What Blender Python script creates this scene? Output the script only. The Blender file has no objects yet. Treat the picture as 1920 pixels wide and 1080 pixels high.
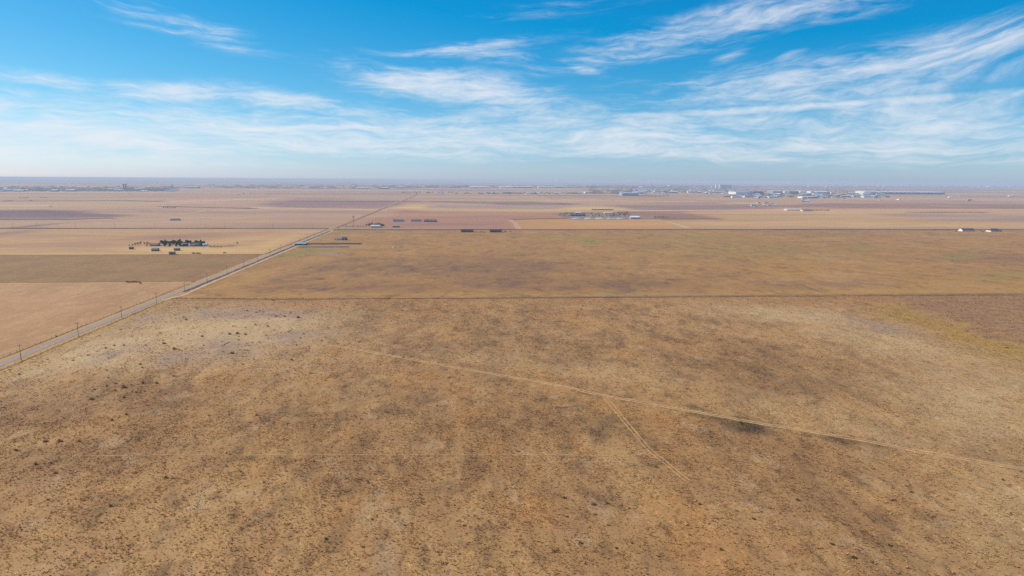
import bpy, math, random
import numpy as np
random.seed(7)
rng = np.random.default_rng(11)
sc = bpy.context.scene
COL = sc.collection

# ------------------------------------------------------------------ camera
H, F = 103.0, 1280.0                       # drone height (m); focal length in pixels of the 1920 px photograph
HEAD = math.radians(4.9)                   # the camera looks this far clockwise of the field grid's north (+Y)
PITCH, ROLL = math.atan((540 - 337.4) / F), math.atan(0.006)
_f0 = np.array([0, math.cos(PITCH), -math.sin(PITCH)]); _r0 = np.array([1.0, 0, 0]); _u0 = np.array([0, math.sin(PITCH), math.cos(PITCH)])
_ch, _sh = math.cos(HEAD), math.sin(HEAD)
_R = np.array([[_ch, _sh, 0], [-_sh, _ch, 0], [0, 0, 1]])
CF, CR, CU = _R @ _f0, _R @ (_r0 * math.cos(ROLL) + _u0 * math.sin(ROLL)), _R @ (_u0 * math.cos(ROLL) - _r0 * math.sin(ROLL))
from mathutils import Matrix, Vector
cam = bpy.data.cameras.new('camera'); camo = bpy.data.objects.new('camera', cam); COL.objects.link(camo)
cam.sensor_fit = 'HORIZONTAL'; cam.sensor_width = 36; cam.lens = 24; cam.clip_start = 0.5; cam.clip_end = 200000
camo.matrix_world = Matrix(((CR[0], CU[0], -CF[0], 0), (CR[1], CU[1], -CF[1], 0), (CR[2], CU[2], -CF[2], H), (0, 0, 0, 1)))
sc.camera = camo

def ray(x, y):
    return CF + (x - 960) / F * CR + (540 - y) / F * CU
def gp(x, y):                              # photograph pixel -> point on the level ground (east, north)
    d = ray(x, y); t = -H / d[2]
    return d[0] * t, d[1] * t
def mpp(x, y):                             # metres per photograph pixel at that ground point
    a = gp(x, y); return (a[0] * _sh + a[1] * _ch) * math.cos(PITCH) / F + H * math.sin(PITCH) / F
def project(E, N):
    vx, vy = E, N
    z = vx * CF[0] + vy * CF[1] - H * CF[2]
    return 960 + F * (vx * CR[0] + vy * CR[1] - H * CR[2]) / z, 540 - F * (vx * CU[0] + vy * CU[1] - H * CU[2]) / z, z

# ------------------------------------------------------------------ sky, sun, exposure
SUN_EL, SUN_AZ = math.radians(34), math.radians(-66)      # azimuth clockwise of +Y
w = bpy.data.worlds.new('World'); sc.world = w; w.use_nodes = True
def srgb(r, g, b, k=1.0):
    def c(v):
        v /= 255.0
        return (v / 12.92 if v <= 0.04045 else ((v + 0.055) / 1.055) ** 2.4) * k
    return (c(r), c(g), c(b), 1.0)

class NT:
    """small helper for building node trees"""
    def __init__(s, tree): s.t = tree; s.n = tree.nodes; s.l = tree.links
    def put(s, sock, v):
        if isinstance(v, bpy.types.NodeSocket): s.l.new(v, sock)
        elif v is not None: sock.default_value = v
    def math(s, op, a, b=None, c=None, clamp=False):
        n = s.n.new('ShaderNodeMath'); n.operation = op; n.use_clamp = clamp
        for i, v in enumerate((a, b, c)): s.put(n.inputs[i], v)
        return n.outputs[0]
    def vmath(s, op, a, b=None):
        n = s.n.new('ShaderNodeVectorMath'); n.operation = op
        s.put(n.inputs[0], a)
        if b is not None: s.put(n.inputs[1], b)
        return n.outputs['Value'] if op in ('LENGTH', 'DOT_PRODUCT') else n.outputs[0]
    def sep(s, v):
        n = s.n.new('ShaderNodeSeparateXYZ'); s.put(n.inputs[0], v); return n.outputs
    def comb(s, x, y, z=0.0):
        n = s.n.new('ShaderNodeCombineXYZ')
        for i, v in enumerate((x, y, z)): s.put(n.inputs[i], v)
        return n.outputs[0]
    def noise(s, vec, scale, detail=4.0, rough=0.55, dist=0.0):
        n = s.n.new('ShaderNodeTexNoise'); n.noise_dimensions = '3D'
        s.put(n.inputs['Vector'], vec); s.put(n.inputs['Scale'], scale); n.inputs['Detail'].default_value = detail
        n.inputs['Roughness'].default_value = rough; n.inputs['Distortion'].default_value = dist
        return n.outputs['Fac']
    def ramp(s, v, a, b, c=0.0, d=1.0, smooth=True):
        n = s.n.new('ShaderNodeMapRange'); n.interpolation_type = 'SMOOTHSTEP' if smooth else 'LINEAR'
        for i, q in enumerate((v, a, b, c, d)): s.put(n.inputs[i], q)
        return n.outputs[0]
    def mix(s, f, a, b, mode='MIX'):
        n = s.n.new('ShaderNodeMix'); n.data_type = 'RGBA'; n.blend_type = mode
        s.put(n.inputs['Factor'], f); s.put(n.inputs[6], a); s.put(n.inputs[7], b)
        return n.outputs[2]

def build_world():
    t = NT(w.node_tree); t.n.clear()
    out = t.n.new('ShaderNodeOutputWorld')
    sky = t.n.new('ShaderNodeTexSky'); sky.sky_type = 'NISHITA'; sky.sun_disc = False
    sky.sun_elevation = SUN_EL; sky.sun_rotation = SUN_AZ; sky.altitude = 1100; sky.air_density = 1.0; sky.dust_density = 0.6; sky.ozone_density = 2.5
    hsv = t.n.new('ShaderNodeHueSaturation'); hsv.inputs['Hue'].default_value = 0.488; hsv.inputs['Saturation'].default_value = 1.3; hsv.inputs['Value'].default_value = 1.0
    t.l.new(sky.outputs[0], hsv.inputs['Color'])
    bg = t.n.new('ShaderNodeBackground'); bg.inputs[1].default_value = 0.096
    # the picture's deep azure: less red, more blue
    r0, g0, b0 = t.sep(hsv.outputs[0])
    r1 = t.math('MAXIMUM', t.math('MULTIPLY_ADD', r0, .84, -.82), .06); b1 = t.math('MULTIPLY_ADD', r0, .13, t.math('MULTIPLY', t.math('POWER', b0, .6), 2.38))
    grade = t.comb(r1, t.math('MULTIPLY', t.math('POWER', g0, .9), 1.10), b1)
    t.l.new(grade, bg.inputs[0])
    # high thin cirrus: coverage by azimuth and elevation (degrees), broken into fibres by stretched noise
    tc = t.n.new('ShaderNodeTexCoord'); x, y, z = t.sep(tc.outputs['Generated'])
    az = t.math('MULTIPLY', t.math('ARCTAN2', x, y), 57.29578)
    el = t.math('MULTIPLY', t.math('ARCSINE', z), 57.29578)
    arel = t.math('SUBTRACT', az, math.degrees(HEAD))
    bend = t.math('MULTIPLY', t.math('SUBTRACT', 1.0, t.math('COSINE', t.math('MULTIPLY', t.math('ADD', arel, 4.0), 0.0174533))), 15.0)
    els = t.math('SUBTRACT', el, t.math('MULTIPLY', bend, t.ramp(el, 3.5, 10.0, .15, 1.0)))
    warp = t.noise(t.comb(t.math('MULTIPLY', az, 0.10), t.math('MULTIPLY', els, 0.28), 3.1), 1.0, 3.0)
    elw = t.math('ADD', els, t.math('MULTIPLY', t.math('SUBTRACT', warp, 0.5), 2.6))
    fib = t.noise(t.comb(t.math('MULTIPLY', az, 0.10), t.math('MULTIPLY', elw, 0.95), 0.0), 1.0, 8.0, 0.60, 0.25)
    fine = t.noise(t.comb(t.math('MULTIPLY', az, 0.45), t.math('MULTIPLY', elw, 2.6), 7.7), 1.0, 7.0, 0.66, 0.5)
    puff = t.noise(t.comb(t.math('MULTIPLY', az, 0.8), t.math('MULTIPLY', elw, 1.7), 17.7), 1.0, 6.0, 0.62, 0.9)
    big = t.noise(t.comb(t.math('MULTIPLY', az, 0.045), t.math('MULTIPLY', el, 0.16), 1.7), 1.0, 3.0)
    # (centre x, y, half length, half thickness in photograph pixels, slope of its long axis, weight)
    streaks = [(1370, 42, 300, 30, -0.20, .66), (1590, 15, 130, 18, -0.10, .42), (1740, 108, 330, 32, -0.17, .68), (1560, 150, 330, 38, -0.05, .62),
               (850, 165, 190, 34, 0.12, .78), (1000, 212, 230, 24, 0.05, .62), (330, 176, 105, 16, 0.0, .85), (510, 186, 130, 20, 0.08, .68),
               (350, 52, 130, 22, 0.20, .42), (890, 88, 160, 12, -0.12, .50), (930, 104, 120, 14, 0.0, .42), (1090, 128, 50, 12, 0.30, .5),
               (1360, 110, 40, 12, -0.4, .36), (70, 147, 90, 12, 0.08, .6), (1050, 15, 180, 14, -0.1, .3), (1480, 104, 30, 9, -0.3, .42), (1215, 152, 70, 10, 0.05, .45),
               (1450, 205, 480, 9, -0.03, .66), (560, 240, 340, 12, -0.03, .72), (150, 245, 330, 36, 0.06, .76), (130, 292, 230, 20, 0.04, .70),
               (700, 270, 520, 22, 0.0, .34), (1500, 240, 560, 36, 0.0, .64), (1600, 285, 520, 28, 0.0, .52), (1850, 225, 200, 24, 0.05, .3)]
    cov = None
    for (px, py, hl, ht, sl, wt) in streaks:
        d = ray(px, py); d = d / np.linalg.norm(d); a0 = math.degrees(math.atan2(d[0], d[1])); e0 = math.degrees(math.asin(d[2]))
        k = 57.29578 / F
        da = t.math('SUBTRACT', az, a0)
        de = t.math('MULTIPLY_ADD', da, sl, t.math('SUBTRACT', el, e0))
        q = t.math('ADD', t.math('POWER', t.math('DIVIDE', da, hl * k), 2.0), t.math('POWER', t.math('DIVIDE', de, ht * k), 2.0))
        m = t.math('MULTIPLY', t.math('EXPONENT', t.math('MULTIPLY', q, -0.85)), wt)
        cov = m if cov is None else t.math('MAXIMUM', cov, m)
    elsewhere = t.ramp(t.math('ABSOLUTE', arel), 38.0, 60.0)
    above = t.ramp(el, 15.0, 24.0)
    other = t.math('MULTIPLY', t.math('MAXIMUM', elsewhere, above), t.ramp(big, 0.42, 0.70, 0.0, 0.62))
    cov = t.math('MAXIMUM', cov, other)
    low = t.math('MULTIPLY', t.ramp(el, 0.5, 2.6), t.ramp(el, 3.8, 7.6, 1.0, 0.0))
    cov = t.math('MAXIMUM', cov, t.math('MULTIPLY', low, 0.60))
    n = t.math('ADD', t.math('ADD', t.math('MULTIPLY', t.math('SUBTRACT', fib, 0.5), 1.55), t.math('MULTIPLY', t.math('SUBTRACT', fine, 0.5), 0.85)), t.math('MULTIPLY', t.math('SUBTRACT', puff, 0.5), 0.22))
    dens = t.ramp(t.math('ADD', cov, t.math('MULTIPLY', n, t.ramp(cov, 0.0, 0.4, 0.25, 1.0))), 0.08, 1.10, 0.0, 0.84)
    dens = t.math('MULTIPLY', dens, t.ramp(el, 0.2, 1.6))
    cb = t.n.new('ShaderNodeBackground'); cb.inputs[0].default_value = (0.93, 0.95, 1.0, 1); cb.inputs[1].default_value = 0.86
    mx = t.n.new('ShaderNodeMixShader'); t.l.new(dens, mx.inputs[0]); t.l.new(bg.outputs[0], mx.inputs[1]); t.l.new(cb.outputs[0], mx.inputs[2])
    t.l.new(mx.outputs[0], out.inputs['Surface'])
build_world()
sun = bpy.data.lights.new('sun', 'SUN'); sun.energy = 4.6; sun.angle = math.radians(0.6); sun.color = (1.0, 0.875, 0.66)
suno = bpy.data.objects.new('sun', sun); COL.objects.link(suno)
_sd = Vector((math.sin(SUN_AZ) * math.cos(SUN_EL), math.cos(SUN_AZ) * math.cos(SUN_EL), math.sin(SUN_EL)))
suno.rotation_euler = (-_sd).to_track_quat('-Z', 'Y').to_euler(); suno.location = (-200, 100, 300)
vs = sc.view_settings; vs.view_transform = 'Standard'; vs.look = 'None'; vs.exposure = 0.08; vs.gamma = 1.0; vs.use_curve_mapping = False
sc.cycles.max_bounces = 4; sc.cycles.diffuse_bounces = 2; sc.cycles.glossy_bounces = 2; sc.cycles.volume_bounces = 1; sc.cycles.transparent_max_bounces = 4
sc.cycles.use_denoising = False

# ------------------------------------------------------------------ helpers
def new_mat(name):
    m = bpy.data.materials.new(name); m.use_nodes = True
    t = NT(m.node_tree); b = t.n['Principled BSDF']; b.inputs['Roughness'].default_value = 0.9; b.inputs['Specular IOR Level'].default_value = 0.15
    return m, t, b
_mats = {}
def mat(rgb, rough=0.75, var=0.12, scale=0.6, metal=0.0):
    """plain painted / weathered surface: colour with noise wear"""
    key = (rgb, rough, var, scale, metal)
    if key not in _mats:
        m, t, b = new_mat('surface'); pos = t.n.new('ShaderNodeNewGeometry').outputs['Position']
        n = t.noise(pos, scale, 5.0, 0.6); c = srgb(*rgb)
        f = t.ramp(n, 0.25, 0.75, 0.0, 1.0, False)
        t.put(b.inputs['Base Color'], t.mix(f, tuple(v * (1 - var) for v in c[:3]) + (1,), tuple(min(1, v * (1 + var)) for v in c[:3]) + (1,)))
        b.inputs['Roughness'].default_value = rough; b.inputs['Metallic'].default_value = metal
        _mats[key] = m
    return _mats[key]

class MB:
    def __init__(s): s.v = []; s.f = []; s.m = []
    def add(s, vs_, fs, mi=0):
        o = len(s.v); s.v += [tuple(map(float, q)) for q in vs_]; s.f += [tuple(o + i for i in f) for f in fs]; s.m += [mi] * len(fs); return s
    def box(s, x0, x1, y0, y1, z0, z1, mi=0):
        return s.add([(x0, y0, z0), (x1, y0, z0), (x1, y1, z0), (x0, y1, z0), (x0, y0, z1), (x1, y0, z1), (x1, y1, z1), (x0, y1, z1)],
                     [(0, 3, 2, 1), (4, 5, 6, 7), (0, 1, 5, 4), (1, 2, 6, 5), (2, 3, 7, 6), (3, 0, 4, 7)], mi)
    def tube(s, a, b, ra, rb, n=8, mi=0, cap=True):
        a = Vector(a); b = Vector(b); d = (b - a).normalized(); p = d.orthogonal().normalized(); q = d.cross(p); vs_ = []
        for c, r in ((a, ra), (b, rb)):
            for i in range(n):
                an = 2 * math.pi * i / n; vs_.append(c + p * (r * math.cos(an)) + q * (r * math.sin(an)))
        fs = [(i, (i + 1) % n, n + (i + 1) % n, n + i) for i in range(n)]
        if cap: fs += [tuple(range(n - 1, -1, -1)), tuple(range(n, 2 * n))]
        return s.add(vs_, fs, mi)
    def dome(s, c, r, h, n=10, rings=3, mi=0):
        vs_ = []; fs = []
        for k in range(rings):
            a = math.pi / 2 * k / rings
            for i in range(n): vs_.append((c[0] + r * math.cos(a) * math.cos(2 * math.pi * i / n), c[1] + r * math.cos(a) * math.sin(2 * math.pi * i / n), c[2] + h * math.sin(a)))
        vs_.append((c[0], c[1], c[2] + h)); top = len(vs_) - 1
        for k in range(rings - 1):
            for i in range(n): fs.append((k * n + i, k * n + (i + 1) % n, (k + 1) * n + (i + 1) % n, (k + 1) * n + i))
        for i in range(n): fs.append(((rings - 1) * n + i, (rings - 1) * n + (i + 1) % n, top))
        return s.add(vs_, fs, mi)
    def mesh(s, mats, smooth=False):
        me = bpy.data.meshes.new('m'); me.from_pydata(s.v, [], s.f)
        for m in (mats if isinstance(mats, (list, tuple)) else [mats]): me.materials.append(m)
        me.polygons.foreach_set('material_index', s.m)
        if smooth: me.polygons.foreach_set('use_smooth', [True] * len(s.f))
        me.update(); return me
    def build(s, name, mats, parent=None, smooth=False): return link(name, s.mesh(mats, smooth), parent)
def link(name, data, parent=None, loc=None, rz=0.0):
    o = bpy.data.objects.new(name, data); COL.objects.link(o)
    if parent: o.parent = parent
    if loc is not None: o.location = loc
    if rz: o.rotation_euler = (0, 0, rz)
    return o
def tag(o, label, cat=None, group=None, kind=None):
    if label: o['label'] = label
    if cat: o['category'] = cat
    if group: o['group'] = group
    if kind: o['kind'] = kind
    return o
def thing(name, label, cat, loc, rz=0.0, group=None):
    return tag(link(name, None, None, (loc[0], loc[1], loc[2] if len(loc) > 2 else 0.0), rz), label, cat, group)
def np_mesh(name, verts, tris, mats, colors=None, quads=False):
    me = bpy.data.meshes.new(name); k = 4 if quads else 3
    me.vertices.add(len(verts)); me.vertices.foreach_set('co', np.ascontiguousarray(verts, np.float32).ravel())
    me.loops.add(len(tris) * k); me.loops.foreach_set('vertex_index', np.ascontiguousarray(tris, np.int32).ravel())
    me.polygons.add(len(tris)); me.polygons.foreach_set('loop_start', np.arange(0, len(tris) * k, k, dtype=np.int32))
    me.update(calc_edges=True)
    if colors is not None:
        a = me.attributes.new('tone', 'FLOAT_COLOR', 'POINT'); c4 = np.ones((len(verts), 4), np.float32); c4[:, :3] = colors; a.data.foreach_set('color', c4.ravel())
    for m in (mats if isinstance(mats, (list, tuple)) else [mats]): me.materials.append(m)
    me.validate(); return me

# ---- numpy noise for ground colour variation (real patches of soil and grass, a few metres and up)
def _hash(ix, iy, seed):
    h = (ix.astype(np.int64) * 374761393 + iy.astype(np.int64) * 668265263 + seed * 974711) & 0xffffffff
    h = ((h ^ (h >> 13)) * 1274126177) & 0xffffffff
    return ((h ^ (h >> 16)) & 0xffff) / 65535.0
def vnoise(x, y, seed):
    ix = np.floor(x); iy = np.floor(y); fx = x - ix; fy = y - iy; fx = fx * fx * (3 - 2 * fx); fy = fy * fy * (3 - 2 * fy)
    a = _hash(ix, iy, seed); b = _hash(ix + 1, iy, seed); c = _hash(ix, iy + 1, seed); d = _hash(ix + 1, iy + 1, seed)
    return (a * (1 - fx) + b * fx) * (1 - fy) + (c * (1 - fx) + d * fx) * fy
def fbm(x, y, scale, seed, octv=4, ax=1.0, ay=1.0, rough=0.55):
    s = 0; a = 1.0; tot = 0; f = 1.0 / scale
    for k in range(octv):
        s = s + a * vnoise(x * f * ax + 31.7 * k, y * f * ay + 17.3 * k, seed + k); tot += a; a *= rough; f *= 2.03
    return s / tot
def sm(v, a, b):
    q = np.clip((v - a) / (b - a), 0, 1); return q * q * (3 - 2 * q)
def lin(rgb): return np.array(srgb(*rgb)[:3])
def ell(px, py, lst):                      # soft patches; centre, half sizes and slope were read from the photograph
    m = np.zeros_like(px)
    for (cx, cy, rx, ry, sl, wt) in lst:
        dx = px - cx; dy = py - cy - sl * dx
        m = np.maximum(m, wt * np.exp(-((dx / rx) ** 2 + (dy / ry) ** 2) * 0.9))
    return m
def mixc(c, m, rgb): return c + (lin(rgb) - c) * m[:, None]

def pasture_colour(E, N):
    px, py, z = project(E, N); px = np.where(z > 60, px, -9e3); py = np.where(z > 60, py, 5e3)
    wx = (fbm(E, N, 22, 91, 5, 1, 1, .72) - .5) * 75; wy = (fbm(E, N, 22, 97, 5, 1, 1, .72) - .5) * 40
    sc_ = np.clip((py - 330) / 400, 0.12, 1.5); qx = px + wx * sc_ * 2; qy = py + wy * sc_ * sc_ * 1.6
    n1 = fbm(E, N, 75, 1, 6, 1.0, 0.55, .68); n2 = fbm(E, N, 20, 5, 5, 1.0, 0.5, .74); n3 = fbm(E, N, 7, 9, 3, 1.0, 0.45, .75); n4 = fbm(E, N, 42, 21, 6, 1, 0.55, .70)
    c = np.tile(lin((178, 136, 88)), (len(E), 1))
    c = mixc(c, sm(n1, .45, .68) * .5, (180, 134, 78))
    c = mixc(c, sm(n4, .49, .63) * .34, (148, 110, 70))
    c = mixc(c, sm(n2, .51, .64) * .34, (136, 101, 66))
    c = mixc(c, sm(n2, .47, .34) * .5, (194, 153, 98))
    c = mixc(c, sm(n3, .54, .70) * .5, (118, 90, 60))
    c = mixc(c, sm(fbm(E, N, 24, 77, 4, 1, .6), .58, .75) * .4, (186, 132, 72))
    bare = sm(fbm(E, N, 9, 55, 4, 1, .5, .8), .64, .72); c = mixc(c, bare * .45, (192, 160, 120))
    pale = ell(qx, qy, [(190, 660, 190, 38, -.20, 1.0), (400, 625, 190, 48, -.03, 1.0), (540, 610, 80, 34, 0.05, .9), (1480, 590, 200, 16, .12, .75), (1700, 650, 200, 26, .20, .7),
                        (1830, 760, 190, 90, 0, .7), (1880, 960, 110, 150, 0, .45), (1560, 780, 200, 26, .16, .45), (40, 700, 60, 14, -.4, .7), (1100, 700, 260, 16, .15, .35)])
    c = mixc(c, np.clip(pale * (.6 + .8 * n2), 0, 1) * .95, (205, 172, 124))
    soil = ell(qx, qy, [(500, 588, 90, 11, 0, 1), (560, 630, 60, 8, -.1, .9), (420, 650, 50, 16, 0, .8), (400, 588, 60, 9, 0, .8), (270, 598, 40, 8, -.2, .8), (200, 665, 60, 9, -.2, .8), (330, 668, 40, 12, 0, .8), (1660, 612, 70, 8, .15, .7)])
    c = mixc(c, np.clip(soil * (.75 + n3), 0, 1), (170, 140, 114))
    dark = ell(qx, qy, [(1110, 644, 62, 15, 0, .9), (1480, 716, 190, 34, .08, .75), (1200, 690, 150, 20, .1, .45), (700, 745, 200, 45, 0, .4), (1330, 870, 90, 40, 0, .4), (1780, 1030, 130, 50, 0, .55), (1200, 800, 60, 30, 0, .45),
                        (880, 640, 200, 26, 0, .35), (300, 750, 180, 36, 0, .42), (1640, 900, 120, 40, 0, .4), (120, 860, 120, 40, -.2, .35), (640, 850, 220, 50, 0, .35), (700, 605, 60, 18, 0, .4)])
    c = mixc(c, np.clip(dark * (.1 + 1.4 * n2), 0, 1) * .42, (126, 95, 62))
    wet = ell(px + wx * .3, py + wy * .25, [(1400, 800, 46, 13, .1, 1), (1345, 786, 45, 8, .16, .55), (1590, 826, 70, 8, .15, .45), (1305, 779, 18, 5, .1, .6)])
    c = mixc(c, np.clip(wet * 1.7 - .15, 0, 1) * np.clip(.4 + 1.2 * n3, 0, 1) * .9, (84, 64, 44))
    c = mixc(c, ell(qx, qy, [(1300, 777, 22, 6, .1, .8), (1222, 875, 16, 8, 0, .5), (1140, 800, 60, 25, 0, .2)]), (78, 80, 50))
    ol = ell(qx, qy, [(1700, 590, 60, 14, .22, .9), (1790, 622, 80, 16, .27, 1), (1880, 655, 70, 16, .3, 1), (1810, 640, 60, 7, .2, .7), (1900, 668, 60, 12, .1, .8)])
    c = mixc(c, ol * .9, (178, 139, 66))
    pl = sm(qy - (566 + (qx - 1690) * 0.40), 6, -6) * sm(px, 1640, 1720) * (z > 60)
    c = mixc(c, pl * .8, (164, 124, 84)); c = mixc(c, pl * sm(fbm(E, N, 6, 31, 3, .4, 1.6), .5, .75) * .5, (138, 102, 70))
    edge = sm(py, 585, 563) * sm(px, 250, 420) * (1 - pl)
    c = mixc(c, edge * .5, (176, 128, 76))
    verge = sm(E, -228, -243); c = mixc(c, verge * .7, (188, 150, 88))
    return c

def stubble_colour(E, N):
    px, py, z = project(E, N); px = np.where(z > 60, px, -9e3); py = np.where(z > 60, py, 5e3)
    n1 = fbm(E, N, 260, 3, 6, .7, 1.0, .66); n2 = fbm(E, N, 60, 13, 5, .8, .8, .72); n3 = fbm(E, N, 18, 17, 4, 1.0, .7, .74)
    c = np.tile(lin((176, 128, 70)), (len(E), 1))
    c = mixc(c, sm(n1, .45, .7) * .5, (180, 134, 70)); c = mixc(c, sm(n2, .52, .66) * .4, (152, 114, 76)); c = mixc(c, sm(n2, .45, .28) * .4, (186, 148, 96))
    c = mixc(c, sm(n3, .52, .66) * .5, (140, 104, 72))
    brown = ell(px, py, [(720, 505, 220, 22, 0, .5), (930, 500, 180, 16, 0, .7), (760, 540, 320, 14, 0, .5), (1150, 535, 180, 18, 0, .65), (560, 520, 120, 16, -.1, .4), (960, 530, 200, 14, 0, .6), (1880, 485, 90, 10, 0, .5), (1440, 540, 200, 10, 0, .3)])
    c = mixc(c, np.clip(brown * (.1 + 1.8 * n3), 0, 1), (124, 92, 70))
    grn = ell(px, py, [(1105, 452, 20, 6, 0, .9), (1612, 463, 26, 4, 0, .75), (1800, 481, 40, 5, 0, .7), (1580, 440, 30, 3, 0, .5), (1060, 446, 40, 3, 0, .4), (1300, 448, 90, 6, 0, .35), (570, 474, 60, 7, -.1, .6), (650, 436, 24, 3, 0, .7), (1880, 520, 80, 12, 0, .35), (1400, 470, 200, 14, 0, .3)])
    c = mixc(c, grn, (140, 132, 62))
    c = mixc(c, ell(px, py, [(620, 476, 22, 3, 0, .9), (1600, 530, 60, 6, 0, .2)]), (152, 130, 118))
    c = mixc(c, ell(px, py, [(800, 552, 700, 5, 0, .35), (480, 520, 130, 8, -.3, .6), (1700, 548, 300, 8, 0, .5)]), (190, 144, 76))
    c = mixc(c, sm(N, 600, 592) * .8, (118, 96, 66))
    return c

def relief(E, N):
    f = sm(E, -243, -225) * sm(N, 588, 565) * sm(N, 62, 90) * sm(E, 695, 660)
    return f * (.55 * (fbm(E, N, 28, 201, 3) - .5) + .40 * (fbm(E, N, 7, 207, 3, 1, .6) - .5))
def ground_mat(name, fine=1.2, amp=0.28, bump=0.25, ax=1.0, ay=0.5, patch=0.0):
    m, t, b = new_mat(name)
    at = t.n.new('ShaderNodeAttribute'); at.attribute_name = 'tone'
    p = t.n.new('ShaderNodeNewGeometry').outputs['Position']; q = t.vmath('MULTIPLY', p, (ax, ay, 1))
    n1 = t.noise(q, fine, 6.0, 0.75); n2 = t.noise(q, fine * .16, 9.0, .74)
    f = t.math('ADD', t.math('MULTIPLY', t.math('SUBTRACT', n1, .5), amp * 2.6), t.math('MULTIPLY', t.math('SUBTRACT', n2, .5), amp * 1.6))
    g = t.math('ADD', 1.0, f)
    c = t.mix(1.0, at.outputs['Color'], t.comb(g, g, g), 'MULTIPLY')
    if patch:       # ragged litter and straw patches down to a hand's breadth
        n3 = t.noise(t.vmath('ADD', q, (37, 11, 5)), fine * .28, 10.0, .78); n4 = t.noise(t.vmath('ADD', q, (7, 51, 9)), fine * .4, 9.0, .76)
        c = t.mix(t.ramp(n3, .53, .62, 0, patch), c, t.mix(1.0, c, (.52, .50, .50, 1), 'MULTIPLY'))
        c = t.mix(t.ramp(n4, .54, .64, 0, patch), c, t.mix(1.0, c, (1.42, 1.40, 1.32, 1), 'MULTIPLY'))
    t.put(b.inputs['Base Color'], c)
    bp = t.n.new('ShaderNodeBump'); bp.inputs['Strength'].default_value = bump; bp.inputs['Distance'].default_value = 0.4; t.put(bp.inputs['Height'], n1); t.l.new(bp.outputs[0], b.inputs['Normal'])
    return m

def field_mat(name, a, b_, c_=None, s=0.012, ax=.35, ay=1.0, rows=0.0, contrast=1.0):
    """far field: colours a/b/c mixed by stretched noise in metres"""
    m, t, b = new_mat(name); c_ = c_ or b_
    p = t.n.new('ShaderNodeNewGeometry').outputs['Position']; q = t.vmath('MULTIPLY', p, (ax, ay, 1))
    n1 = t.noise(q, s, 6.0, .62); n2 = t.noise(q, s * 5.3, 5.0, .65); n3 = t.noise(t.vmath('MULTIPLY', p, (1, .5, 1)), .6, 3.0, .6)
    c = t.mix(t.ramp(n1, .5 - .18 / contrast, .5 + .18 / contrast), srgb(*a), srgb(*b_))
    c = t.mix(t.math('MULTIPLY', t.ramp(n2, .45, .75), .7), c, srgb(*c_))
    g = t.math('ADD', 1.0, t.math('MULTIPLY', t.math('SUBTRACT', n3, .5), .75))
    if rows:
        wv = t.n.new('ShaderNodeTexWave'); wv.bands_direction = 'X'; wv.inputs['Scale'].default_value = rows; wv.inputs['Distortion'].default_value = 2.0; wv.inputs['Detail Scale'].default_value = .3
        t.put(wv.inputs['Vector'], p); g = t.math('ADD', g, t.math('MULTIPLY', t.math('SUBTRACT', wv.outputs['Fac'], .5), .16))
    t.put(b.inputs['Base Color'], t.mix(1.0, c, t.comb(g, g, g), 'MULTIPLY'))
    return m

# ------------------------------------------------------------------ ground
def far_ground_mat():
    m, t, b = new_mat('plains')
    p = t.n.new('ShaderNodeNewGeometry').outputs['Position']
    # half-mile and quarter-mile field squares, each its own crop colour
    warp = t.noise(p, .0006, 2.0)
    def cells(sx, sy, ox, oy):
        v = t.vmath('DIVIDE', t.vmath('ADD', p, (ox, oy, 0)), (sx, sy, 1e9)); x, y, _ = t.sep(v)
        wn = t.n.new('ShaderNodeTexWhiteNoise'); wn.noise_dimensions = '2D'; t.put(wn.inputs['Vector'], t.comb(t.math('FLOOR', x), t.math('FLOOR', y))); return wn.outputs['Value']
    r1 = cells(1609, 804, 250, 180); r2 = cells(804, 402, 250, 180)
    rr = t.math('ADD', t.math('MULTIPLY', r1, .6), t.math('MULTIPLY', r2, .4))
    rr = t.math('ADD', rr, t.math('MULTIPLY', t.math('SUBTRACT', warp, .5), .5))
    cr = t.n.new('ShaderNodeValToRGB'); t.put(cr.inputs[0], rr)
    e = cr.color_ramp.elements; e[0].position = .12; e[0].color = srgb(138, 100, 84); e[1].position = .85; e[1].color = srgb(206, 166, 112)
    for pos, col in ((.3, (166, 122, 92)), (.45, (186, 142, 100)), (.62, (178, 134, 98)), (.72, (200, 156, 106))):
        q = e.new(pos); q.color = srgb(*col)
    n1 = t.noise(t.vmath('MULTIPLY', p, (.3, 1, 1)), .006, 6.0, .65); n2 = t.noise(p, .12, 5.0, .65)
    g = t.math('ADD', t.math('ADD', 1.0, t.math('MULTIPLY', t.math('SUBTRACT', n1, .5), .55)), t.math('MULTIPLY', t.math('SUBTRACT', n2, .5), .4))
    c = t.mix(1.0, cr.outputs[0], t.comb(g, g, g), 'MULTIPLY')
    # wooded creeks and suburbs darken the plain in the far distance
    far = t.ramp(t.vmath('LENGTH', p), 8000, 17000)
    wood = t.math('MULTIPLY', far, t.ramp(t.noise(t.vmath('MULTIPLY', p, (.35, 1, 1)), .0016, 5.0, .65), .40, .56))
    c = t.mix(t.math('MULTIPLY', wood, .45), c, srgb(124, 112, 96))
    t.put(b.inputs['Base Color'], c)
    return m
RAD = 45000
mb = MB(); ring = [(0, 0, -0.30)] + [(RAD * math.cos(2 * math.pi * i / 256), RAD * math.sin(2 * math.pi * i / 256), -0.30) for i in range(256)]
mb.add(ring, [(0, 1 + i, 1 + (i + 1) % 256) for i in range(256)])
tag(mb.build('ground', far_ground_mat()), 'flat dry plain of tan and mauve fields reaching the horizon', kind='structure')

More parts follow.
